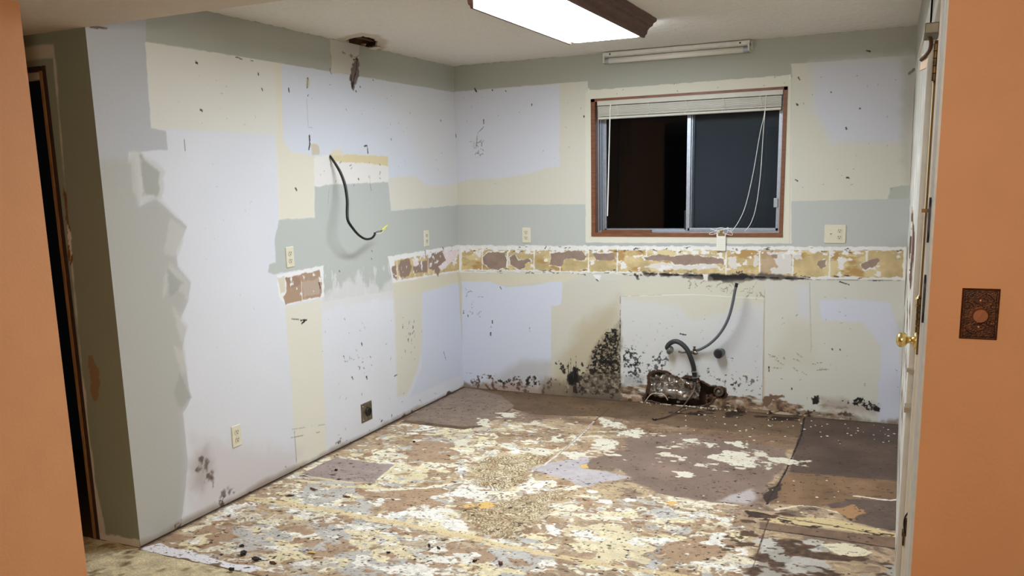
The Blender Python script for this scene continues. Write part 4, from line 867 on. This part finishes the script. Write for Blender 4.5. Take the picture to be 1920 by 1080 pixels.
def receptacle(root, x, z):
    bm = bmesh.new(); pts = []
    for k in range(28):
        a = 2*PI*k/28; pts.append((x+.0165*math.cos(a), z+max(-.0140, min(.0140, .0172*math.sin(a)))))
    prism(bm, pts, -.0035, -.0085, FY); rc = obj('receptacle', bm, M_iv2, root)
    bm = bmesh.new(); box(bm, x-.0078, x-.0052, -.0092, -.008, z+.000, z+.0095); box(bm, x+.0052, x+.0078, -.0092, -.008, z+.001, z+.0088)
    prism(bm, [(x+.003*math.cos(a*PI/6), z-.0065+.003*math.sin(a*PI/6)) for a in range(12)], -.008, -.0092, FY)
    obj('slots', bm, M_dk, rc)
def screw(root, x, z, d=-.006):
    bm = bmesh.new(); lathe(bm, [(.0034, 0), (.0030, .0012), (.0012, .0016)], (x, d, z), (0, -1, 0), 12); s_ = obj('screw', bm, M_iv, root)
def outlet(p, rz, lab, grp=None):
    e = empty('wall_outlet', p, rz, lab, 'outlet'); obj('plate', plate_mesh(.070, .1145), M_iv, e)
    receptacle(e, 0, .0205); receptacle(e, 0, -.0205); screw(e, 0, 0); return e
outlet(at(443, 817, 0, 0), PI/2, 'ivory double outlet low on the left wall, close to the floor')
outlet(at(543, 482, 0, 0), PI/2, 'ivory double outlet on the left wall just above the small torn brown patch')
outlet(at(799, 447, 0, 0), PI/2, 'ivory double outlet near the far end of the left wall, above the torn tile strip')
outlet(at(987, 441, 1, 0), 0, 'ivory double outlet on the back wall between the corner and the window')
e = empty('combination_plate', at(1566, 439, 1, 0), 0, 'wide ivory plate with a toggle switch and double outlet right of the window', 'switch plate')
obj('plate', plate_mesh(.128, .118), M_iv, e); receptacle(e, .026, .0205); receptacle(e, .026, -.0205); screw(e, .026, 0)
sw = obj('toggle_surround', B((-.031, -.021, -.0075, -.004, -.013, .013)), M_iv2, e)
bm = bmesh.new(); prism(bm, [(-.006, -.004), (-.018, .008), (-.016, .013), (-.006, .004)], -.029, -.023, lambda p, a: (a, p[0], p[1])); obj('toggle', bm, M_iv, sw)
screw(e, -.026, .030); screw(e, -.026, -.030)
# range outlet
e = empty('range_outlet', at(687, 772, 0, 0), PI/2, 'square metal plate with round black range socket, low on the left wall', 'outlet')
M_st = mat('dull_steel_plate', (128, 118, 100), .4, .7, var=.25, vs=40)
obj('plate', plate_mesh(.125, .125, .005, .003), M_st, e)
bm = bmesh.new(); lathe(bm, [(.030, 0), (.030, .008), (.027, .011), (.021, .011), (.020, .006), (.001, .006)], (.012, -.004, 0), (0, -1, 0), 28); rc = obj('round_socket', bm, mat('black_bakelite', (34, 28, 26), .35), e, smooth=False)
bm = bmesh.new(); box(bm, .003, .006, -.0108, -.0098, -.008, .006); box(bm, .018, .021, -.0108, -.0098, -.008, .006); box(bm, .010, .014, -.0108, -.0098, .009, .012); obj('slots', bm, M_dk, rc)
screw(e, -.045, .045); screw(e, -.045, -.045)

# ---- ornate dimmer on the orange wall
M_cop = mat('antique_copper', (92, 52, 28), .36, .7, c2=(60, 34, 20), vs=70, bump=.5, bs=300)
M_cop2 = mat('bright_copper', (158, 98, 66), .38, .7)
pd = at(1836.5, 588.5, 1, YO); e = empty('dimmer_switch', pd, 0, 'ornate antique copper dimmer plate with round knob on the orange wall', 'dimmer')
bm = bmesh.new(); w2, h2_ = .0375, .0575
def ring(w_, h_, y): return [bm.verts.new((x, y, z)) for x, z in ((-w_, -h_), (w_, -h_), (w_, h_), (-w_, h_))]
R = [ring(w2, h2_, -.0004), ring(w2, h2_, -.003), ring(w2-.004, h2_-.004, -.0085), ring(w2-.006, h2_-.006, -.0085), ring(w2-.007, h2_-.007, -.0065)]
for a, b in zip(R, R[1:]):
    for k in range(4): bm.faces.new((a[k], a[(k+1) % 4], b[(k+1) % 4], b[k]))
bm.faces.new(R[0][::-1]); bm.faces.new(R[-1]); pl = obj('plate', bm, M_cop, e)
bm = bmesh.new()
for sx in (-1, 1):
    for sz in (-1, 1):
        pts = [(sx*(.006+.017*math.cos(t_)+.004*math.cos(3*t_)), -.0075, sz*(.030+.014*math.sin(t_)+.003*math.sin(2*t_))) for t_ in [k*.3 for k in range(18)]]
        tube(bm, pts, .0008, 6)
        tube(bm, [(sx*(.026-.012*math.cos(k*.4)*math.exp(-k*.05)), -.0075, sz*(.018+.010*math.sin(k*.4)*math.exp(-k*.05))) for k in range(20)], .0009, 6)
        for k in range(5): lathe(bm, [(.0016, 0), (.0010, .0012)], (sx*(.010+.004*k), -.007, sz*(.046-.002*k*k*.5)), (0, -1, 0), 8)
for k in range(28):
    a = 2*PI*k/28; lathe(bm, [(.0010, 0), (.0006, .0010)], (.022*math.cos(a), -.007, .022*math.sin(a)), (0, -1, 0), 6)
obj('scroll_relief', bm, M_cop, pl)
for z in (.030, -.030):
    bm = bmesh.new(); lathe(bm, [(.0034, 0), (.0030, .0018), (.001, .0024)], (0, -.0065, z), (0, -1, 0), 14); obj('screw', bm, M_cop2, e)
bm = bmesh.new(); lathe(bm, [(.0165, 0), (.0165, .010), (.0155, .013), (.014, .0145), (.0001, .0145)], (.001, -.0065, -.002), (0, -1, 0), 36); kb = obj('knob', bm, M_cop2, e, smooth=False)
bm = bmesh.new(); v = box(bm, -.0018, .0018, -.0245, -.020, -.0150, .0150); bmesh.ops.rotate(bm, verts=bm.verts[:], cent=(0, 0, 0), matrix=Matrix.Rotation(.42, 3, 'Y')); bmesh.ops.translate(bm, verts=bm.verts[:], vec=(.001, 0, -.002)); obj('knob_ridge', bm, M_cop2, kb)

# ---- black cable hanging from the left wall
M_cable = mat('black_cable', (16, 16, 17), .45)
e = empty('power_cable', at(619, 294, 0, 0), 0, 'black power cable hanging out of the left wall with yellow wire nut', 'cable')
def rel(px, py, ax, v, o): p = at(px, py, ax, v); return (p[0]-o.location.x, p[1]-o.location.y, p[2]-o.location.z)
cp = [rel(618, 292, 0, -.004, e), rel(622, 297, 0, .012, e), rel(630, 309, 0, .03, e), rel(639, 325, 0, .05, e), rel(647, 348, 0, .075, e), rel(651, 375, 0, .10, e), rel(651, 400, 0, .12, e), rel(653, 415, 0, .13, e), rel(663, 430, 0, .14, e), rel(673, 441, 0, .145, e), rel(685, 448, 0, .145, e), rel(696, 447, 0, .145, e), rel(702, 441, 0, .145, e), rel(703, 436, 0, .145, e)]
bm = bmesh.new(); tube(bm, cp, [.0065, .007, .008, .0085, .009, .009, .009, .008, .0075, .0072, .007, .007, .007, .007], 12, sub=5); obj('cable_sheath', bm, M_cable, e, smooth=True)
bm = bmesh.new(); tube(bm, [rel(703, 437, 0, .145, e), rel(708, 434, 0, .145, e), rel(716, 433, 0, .146, e), rel(721, 430, 0, .147, e)], .0022, 8, sub=4); obj('black_wire', bm, M_cable, e)
bm = bmesh.new(); tube(bm, [rel(703, 436, 0, .147, e), rel(711, 438, 0, .150, e), rel(717, 435, 0, .15, e), rel(722, 429, 0, .148, e)], .0016, 8, sub=4); obj('white_wire', bm, M_cord, e)
bm = bmesh.new(); tube(bm, [rel(703, 436, 0, .146, e), rel(712, 436, 0, .14, e), rel(719, 434, 0, .145, e)], .0014, 8, sub=4); obj('copper_wire', bm, M_cop2, e)
bm = bmesh.new(); a = Vector(rel(716, 431.5, 0, .147, e)); b = Vector(rel(727, 421.5, 0, .147, e)); dd = b-a; lathe(bm, [(.0072, 0), (.0068, dd.length*.25), (.0052, dd.length*.7), (.0036, dd.length), (.0005, dd.length+.001)], a, dd, 14); obj('wire_nut', bm, mat('yellow_plastic', (224, 216, 96), .4), e, smooth=True)

# ---- plumbing stubs at the back wall
M_hose = mat('dark_rubber_hose', (52, 54, 56), .5, var=.15, vs=30); M_ctube = mat('grey_plastic_tube', (98, 102, 108), .35); M_chr = mat('tarnished_chrome', (176, 176, 172), .25, .9, var=.15, vs=50)
e = empty('drain_hose', at(1252, 652, 1, 0), 0, 'thick dark grey hose arching from a wall fitting down into the broken hole', 'hose')
bm = bmesh.new(); tube(bm, [rel(1257, 657, 1, .0, e), rel(1254, 655, 1, -.05, e), rel(1251, 651, 1, -.075, e), rel(1256, 644, 1, -.085, e), rel(1266, 640, 1, -.09, e), rel(1277, 644, 1, -.09, e), rel(1288, 655, 1, -.088, e), rel(1295, 670, 1, -.08, e), rel(1300, 686, 1, -.06, e), rel(1302, 702, 1, -.04, e), rel(1303, 712, 1, -.03, e)], .0165, 16, sub=5); obj('hose', bm, M_hose, e, smooth=True)
a = Vector(rel(1254, 656, 1, -.062, e)); bm = bmesh.new(); lathe(bm, [(.022, 0), (.024, .006), (.024, .022), (.019, .028)], a, (.75, -.35, .35), 18); lathe(bm, [(.018, 0), (.018, .058)], Vector(rel(1258, 657, 1, -.002, e)), (0, -1, 0), 14); obj('elbow_fitting', bm, mat('grey_fitting', (112, 112, 108), .4), e)
for q in ((1301, 695, -.05), (1303, 706, -.036)):
    a = Vector(rel(*q[:2], 1, q[2], e)); bm = bmesh.new(); lathe(bm, [(.0180, 0), (.0195, .001), (.0195, .009), (.018, .010)], a, (.08, .1, -1), 18); obj('hose_clamp', bm, M_chr, e)
e = empty('shutoff_valve', at(1302, 660, 1, 0), 0, 'small brass and chrome shut-off valve behind the dark hose arch', 'valve')
bm = bmesh.new(); tube(bm, [rel(1272, 659, 1, -.035, e), rel(1280, 661, 1, -.035, e), rel(1300, 659, 1, -.035, e)], .007, 10); obj('chrome_pipe', bm, M_chr, e)
bm = bmesh.new(); lathe(bm, [(.011, 0), (.011, .040)], (0, 0, 0), (0, -1, 0), 14); lathe(bm, [(.016, 0), (.016, .004)], (0, -.001, 0), (0, -1, 0), 18); obj('wall_stub', bm, M_chr, e)
bm = bmesh.new(); lathe(bm, [(.009, 0), (.009, .012), (.012, .012), (.012, .020), (.006, .024), (.006, .030), (.010, .032), (.010, .038)], Vector(rel(1302, 660, 1, -.035, e)), (0, 0, 1), 8); obj('brass_valve', bm, M_obrass, e)
bm = bmesh.new(); lathe(bm, [(.004, 0), (.016, .003), (.019, .007), (.016, .011), (.004, .013)], Vector(rel(1303, 661, 1, -.040, e)), (.1, -1, -.3), 20); bmesh.ops.scale(bm, verts=bm.verts[:], vec=(1.15, 1, .75)); obj('oval_handle', bm, M_chr, e, smooth=True)
e = empty('supply_tube', at(1303, 660, 1, -.035), 0, 'thin grey water supply tube curving up from the valve with a free end', 'tube')
bm = bmesh.new(); tube(bm, [rel(1306, 657, 1, -.035, e), rel(1315, 654, 1, -.045, e), rel(1330, 645, 1, -.075, e), rel(1346, 630, 1, -.095, e), rel(1359, 611, 1, -.115, e), rel(1368, 590, 1, -.13, e), rel(1374, 566, 1, -.14, e), rel(1378, 545, 1, -.145, e), rel(1381, 534, 1, -.145, e)], .0095, 12, sub=5); obj('tube', bm, M_ctube, e, smooth=True)
bm = bmesh.new(); tube(bm, [rel(1380, 538, 1, -.145, e), rel(1381.5, 531, 1, -.145, e)], .0105, 12); obj('tube_end', bm, M_slot, e)
e = empty('capped_pipe', at(1353, 660, 1, 0), 0, 'short black capped drain pipe sticking out of the white panel', 'pipe')
M_abs = mat('black_pipe_plastic', (30, 31, 33), .35)
bm = bmesh.new(); lathe(bm, [(.026, 0), (.026, .05), (.033, .05), (.034, .053), (.034, .072), (.031, .074)], (0, 0, 0), (-.12, -1, .02), 30); obj('pipe_collar', bm, mat('grey_black_pipe', (72, 76, 78), .35), e)
bm = bmesh.new(); lathe(bm, [(.026, .070), (.026, .078), (.020, .084), (.0001, .085)], (0, 0, 0), (-.12, -1, .02), 30); obj('end_cap', bm, M_abs, e)
e = empty('braided_line', at(1303, 712, 1, -.03), 0, 'thin brown flexible line hanging from the hose onto the floor', 'hose')
fl = at(1226, 786, 2, .010)
p3 = [rel(1303, 717, 1, -.060, e), rel(1303, 724, 1, -.065, e), rel(1300, 735, 1, -.085, e), rel(1291, 748, 1, -.12, e), rel(1280, 763, 1, -.14, e)]
for q in ((1268, 772, .02), (1255, 779, .010), (1240, 784, .008), (1228, 786, .008)): p3.append(rel(q[0], q[1], 2, q[2], e))
bm = bmesh.new(); tube(bm, p3, .0055, 10, sub=5); obj('line', bm, mat('brown_braid', (104, 90, 80), .4, .5, var=.3, vs=300), e, smooth=True)
a = Vector(p3[-1]); bm = bmesh.new(); lathe(bm, [(.007, 0), (.010, .004), (.010, .022), (.006, .026), (.005, .032)], a+Vector((.012, 0, 0)), (-1, .05, .05), 6); obj('coupling_nut', bm, mat('dark_metal_nut', (60, 50, 46), .4, .6), e)
# inside the hole
M_cav = mat('dark_wall_cavity', (60, 42, 30), .9, var=.4, vs=18)
hx0, hx1 = at(1205, 740, 1, 0)[0]-.08, at(1361, 740, 1, 0)[0]+.10
struct('wall_cavity', B((hx0, hx1, .10, .12, -.02, .42), (hx0-.02, hx0, .013, .12, -.02, .42), (hx1, hx1+.02, .013, .12, -.02, .42), (hx0, hx1, .013, .12, .40, .42), (hx0, hx1, .013, .12, -.03, -.01)), M_cav)
M_foil = mat('crumpled_foil', (186, 181, 172), .3, .85, c2=(150, 136, 120), vs=16, bump=.5, bs=40)
fx0, fx1 = at(1217, 730, 1, .03)[0], at(1312, 730, 1, .03)[0]; fz1 = at(1270, 700, 1, .03)[2]
bm = bmesh.new(); nx, nz = 56, 34; G = []
for j in range(nz+1):
    row = []
    for i in range(nx+1):
        u = i/nx; v = j/nz; x = fx0+(fx1-fx0)*u; z = .045+(fz1-.015)*v
        X, Z = np.array([x]), np.array([z])
        d = .035*abs(fbm(X, Z, .11, 3, 81)[0])+.014*abs(fbm(X, Z, .05, 2, 82)[0])
        y = .055-d*1.4+.03*(2*u-1)**2*(1 if u > .5 else .4)-.03*math.exp(-((v-.25)/.25)**2)
        row.append(bm.verts.new((x-fx0, max(y, -.004+.3*(y+.004)) , z)))
    G.append(row)
for j in range(nz):
    for i in range(nx): bm.faces.new((G[j][i], G[j][i+1], G[j+1][i+1], G[j+1][i]))
o = obj('foil_insulation', bm, M_foil); o.location = (fx0, 0, 0); tag(o, 'crumpled silvery foil wrap stuffed in the broken hole at the base of the back wall', 'insulation')
so = o.modifiers.new('thickness', 'SOLIDIFY'); so.thickness = .001
e = empty('stub_pipe', at(1349, 733, 1, 0), 0, 'round rusty pipe stub at the right end of the broken hole', 'pipe')
bm = bmesh.new(); lathe(bm, [(.030, -.06), (.030, .016), (.034, .016), (.034, .024), (.026, .025), (.024, .012), (.0001, .010)], (0, 0, 0), (-.1, -1, 0), 24); obj('pipe_body', bm, mat('rusty_pipe', (74, 62, 54), .6, .4, c2=(120, 104, 88), vs=60), e)
bm = bmesh.new(); lathe(bm, [(.012, .010), (.012, .020), (.0001, .021)], (0, 0, 0), (-.1, -1, 0), 8); obj('pipe_plug', bm, M_chr, e)
# rubble in and below the hole
M_rub = mat('plaster_rubble', (206, 194, 172), .9, var=.15, vs=40); M_rubd = mat('rotten_board', (104, 66, 42), .9, c2=(70, 46, 32), vs=30)
def chunk(bm, c, r, sq=.6, n=9, seed=0):
    rg = random.Random(seed); pts = []
    for k in range(n):
        a = rg.uniform(0, 2*PI); p = rg.uniform(-1, 1); q = math.sqrt(1-p*p); pts.append(bm.verts.new((c[0]+r*q*math.cos(a)*rg.uniform(.7, 1.2), c[1]+r*q*math.sin(a)*rg.uniform(.6, 1), c[2]+r*sq*p)))
    bmesh.ops.convex_hull(bm, input=pts)
    for v_ in [v_ for v_ in bm.verts if not v_.link_faces]: bm.verts.remove(v_)
bm = bmesh.new()
for k in range(90):
    px = random.gauss(1290, 55); p = at(max(1205, min(1440, px)), 0, 1, 0); x = at(max(1205, min(1440, px)), 770, 1, 0)[0]
    y = -abs(random.gauss(.0, .035))+.02 if x < hx1-.1 else -abs(random.gauss(.01, .02))-.004
    r = random.uniform(.003, .013); chunk(bm, (x, min(y, -.012-r), .001+r*.5), r, .6, 8, k)
o = obj('rubble', bm, M_rub); tag(o, 'scattered plaster crumbs under the broken hole in the back wall', 'rubble', kind='stuff')
bm = bmesh.new(); v0 = at(1240, 768, 1, 0); 
for k in range(16):
    x = v0[0]+random.uniform(-.10, .42); x = random.uniform(fx1+.035, hx1-.14); chunk(bm, (x, .045+random.uniform(-.004, .012), .03+random.uniform(-.01, .05)), random.uniform(.012, .03), .8, 9, 200+k)
o = obj('rotten_wood', bm, M_rubd); tag(o, 'dark rotten wood splinters along the bottom of the broken hole', 'rotten wood', kind='stuff')
bm = bmesh.new(); tube(bm, [at(*q) for q in ((1210, 753, 1, -.02), (1216, 744, 1, -.035), (1224, 738, 1, -.04), (1236, 738, 1, -.045), (1245, 740, 1, -.04), (1252, 750, 1, -.03))], .0035, 6, sub=3)
o = obj('torn_paper_strip', bm, mat('torn_paper_cream', (210, 190, 168), .8)); tag(o, 'pale torn paper strip curling in front of the left end of the broken hole', 'paper strip')
# ceiling hole debris
hp = at(684, 88, 2, H); e = empty('ceiling_flue_remnant', (hp[0], hp[1], H), 0, 'torn plaster flap and clip hanging in the broken ceiling hole by the left wall', 'plaster flap')
bm = bmesh.new(); chunk(bm, (.02, .05, -.004), .045, .22, 14, 5); chunk(bm, (.075, .02, -.006), .03, .4, 12, 8); obj('plaster_flap', bm, M_rub, e)
bm = bmesh.new(); chunk(bm, (-.035, -.02, .016), .05, .5, 14, 9); obj('brown_board', bm, mat('brown_board', (168, 124, 80), .8), e)
bm = bmesh.new(); lathe(bm, [(.0001, 0), (.008, .004), (.008, .010), (.0001, .014)], (-.0, -.035, -.006), (0, 0, 1), 10); obj('bright_clip', bm, M_chr, e)

# ---- curtain hooks above the window
for q, lab in (((1104, 170), 'tiny white curtain hook on the wall at the upper left of the window'), ((1482, 144), 'tiny white curtain hook on the wall at the upper right of the window')):
    e = empty('curtain_hook', at(*q, 1, 0), 0, lab, 'hook')
    obj('hook_plate', B((-.005, .005, -.004, -.0005, -.014, .014)), M_cord, e)
    bm = bmesh.new(); tube(bm, [(0, -.003, .004), (0, -.014, .004), (0, -.018, -.002), (0, -.016, .010)], .0022, 6, sub=2); obj('hook', bm, M_cord, e)

# ---- door closer and chain guard high beside the door
M_gbox = mat('grey_beige_metal', (122, 114, 96), .5, .3, var=.1, vs=30)
a = at(1750, 43, 1, -3.44); b = at(1750, 64, 1, -3.44); zc0 = b[2]; zc1 = a[2]
e = empty('door_closer', (3.118, -3.40, (zc0+zc1)/2), 0, 'boxy grey door closer at the top of the door with bent arm', 'door closer')
obj('closer_body', B((-.022, .012, -.055, .075, -(zc1-zc0)/2, (zc1-zc0)/2)), M_gbox, e, bev=.003)
bm = bmesh.new(); tube(bm, [rel(1742, 66, 1, -3.40, e), rel(1746, 78, 1, -3.38, e), rel(1744, 92, 1, -3.36, e), rel(1736, 104, 1, -3.34, e), rel(1727, 112, 1, -3.32, e)], .005, 8, sub=3); obj('closer_arm', bm, mat('brown_arm', (84, 56, 34), .4, .6), e)
bm = bmesh.new(); p = [rel(1729, 101, 1, -3.30, e), rel(1741, 108, 1, -3.30, e), rel(1736, 128, 1, -3.30, e), rel(1724, 133, 1, -3.30, e)]
prism(bm, [(q[0], q[2]) for q in p], p[0][1]-.012, p[0][1]+.012, lambda q, a_: (q[0], a_, q[1])); obj('closer_bracket', bm, mat('worn_white_metal', (206, 192, 178), .4, .2), e)
bm = bmesh.new(); tube(bm, [rel(1734, 68, 1, -3.30, e), rel(1727, 88, 1, -3.25, e), rel(1722, 108, 1, -3.2, e)], .0025, 6, sub=3); obj('closer_rod', bm, M_door, e)

# ---- low black wire with clip at the jamb
e = empty('wire_with_clip', at(1699, 990, 1, -3.48), 0, 'loose black wire and rusty metal clip low on the white door frame at right', 'wire')
obj('clip', B((-.006, .006, -.008, .008, -.010, .026), (-.010, .004, -.008, .008, -.022, -.006), (-.008, -.002, -.006, .006, -.05, -.02)), M_obrass, e, bev=.001)
bm = bmesh.new(); tube(bm, [rel(1697, 1000, 1, -3.49, e), rel(1695, 985, 1, -3.49, e), rel(1697, 970, 1, -3.49, e), rel(1704, 960, 1, -3.50, e), rel(1714, 953, 1, -3.52, e)], .0022, 8, sub=4); obj('wire', bm, M_cable, e)

# ---- debris on the floor
M_deb = {'black': mat('charred_scrap', (34, 28, 24), .7), 'brown': mat('brown_scrap', (96, 58, 34), .8), 'white': mat('white_flake', (238, 234, 224), .8), 'yellow': mat('yellow_leaf_scrap', (216, 182, 104), .7), 'tan': mat('tan_scrap', (190, 150, 106), .8)}
def scrap(q, w_, h_, col, lab, an=0, thick=.003, nm='debris_scrap'):
    p = at(q[0], q[1], 2, 0.004); rg = random.Random(int(q[0]*7+q[1])); n = 13; bm = bmesh.new(); T, Bt = [], []
    for k in range(n):
        a = 2*PI*k/n; rr = rg.uniform(.65, 1.15); x, y = w_/2*math.cos(a)*rr, h_/2*math.sin(a)*rr
        x, y = x*math.cos(an)-y*math.sin(an), x*math.sin(an)+y*math.cos(an); z = rg.uniform(0, .006)
        T.append(bm.verts.new((x, y, z+thick))); Bt.append(bm.verts.new((x, y, z)))
    ct = bm.verts.new((0, 0, thick+rg.uniform(.001, .006))); cb = bm.verts.new((0, 0, 0))
    for k in range(n): bm.faces.new((T[k], T[(k+1) % n], ct)); bm.faces.new((Bt[(k+1) % n], Bt[k], cb)); bm.faces.new((T[k], Bt[k], Bt[(k+1) % n], T[(k+1) % n]))
    o = obj(nm, bm, M_deb[col]); o.location = (p[0], p[1], .002); tag(o, lab, 'debris')
scrap((453, 1024), .034, .018, 'black', 'flat black scrap on the floor, rearmost of the dark pieces near the left wall corner', .2)
scrap((457, 1039), .030, .034, 'black', 'ragged black tuft on the floor between the two flat black scraps', .6, .010)
scrap((481, 1050), .046, .026, 'black', 'largest black curled scrap on the floor at front left', .1, .008)
scrap((434, 1069), .026, .022, 'black', 'dark round crumb on the floor at the front edge, left', .1, .008)
scrap((512, 1056), .040, .016, 'brown', 'brown sliver lying just right of the large black scrap', -.1)
scrap((939, 1057), .020, .028, 'brown', 'small reddish brown chip at the front centre of the floor', .3, .005)
scrap((890, 1053), .022, .010, 'black', 'short black sliver left of the reddish brown chip', .9, .005)
scrap((728, 1036), .022, .012, 'black', 'small dark chip in front of the dirty white patch on the floor', .3, .004)
scrap((584, 1036), .050, .020, 'yellow', 'yellowish leaf shaped flake on the grey floor area at front left', .1, .002, 'floor_flake')
scrap((822, 1028), .030, .010, 'black', 'black splinter beside the dirty white patch near the floor seam', -.5, .004)
scrap((805, 1024), .030, .012, 'black', 'dark crumb on the left edge of the dirty white patch', -.9, .005)
scrap((776, 829), .018, .014, 'black', 'round black crumb on the far left part of the floor', 0, .006)
scrap((630, 882), .022, .012, 'black', 'dark pellet on the small smooth floor panel by the left wall', 0, .005)
scrap((588, 918), .060, .012, 'brown', 'long dark curl of paper near the left wall on the pale floor', -.2, .005)
scrap((544, 930), .050, .010, 'brown', 'thin brown splinter nearest the mildewed base of the left wall', .7, .004)
scrap((650, 932), .060, .012, 'brown', 'thin brown sliver on the grey floor right of the paper curl', -.1, .003)
scrap((547, 884-14), .05, .014, 'white', 'pale flake against the foot of the left wall', .4, .003)
scrap((1272, 755), .03, .02, 'white', 'white flake caught in the middle of the broken hole', .4, .01)
bm = bmesh.new(); k = 0
while k < 85:
    px, py = random.uniform(1010, 1690), random.uniform(765, 960)
    if k < 60: px = random.uniform(1280, 1690); py = 775+(px-1280)*.055+abs(random.gauss(0, 22))
    p = at(px, py, 2, 0)
    if p[1] > -.02 or p[0] > W-.02 or p[0] < .1: continue
    r = random.uniform(.002, .0075); n = random.choice((5, 6, 7)); a0_ = random.uniform(0, 6)
    vs = [bm.verts.new((p[0]+r*math.cos(a0_+2*PI*i/n)*random.uniform(.6, 1.4), p[1]+r*math.sin(a0_+2*PI*i/n)*random.uniform(.6, 1.3), .004)) for i in range(n)]
    vb = [bm.verts.new((v_.co.x, v_.co.y, .001)) for v_ in vs]
    bm.faces.new(vs); [bm.faces.new((vs[i], vs[(i+1) % n], vb[(i+1) % n], vb[i])) for i in range(n)]; k += 1
o = obj('paint_chips', bm, M_deb['white']); tag(o, 'tiny white paint chips strewn over the dark brown floor boards', 'paint chips', kind='stuff')
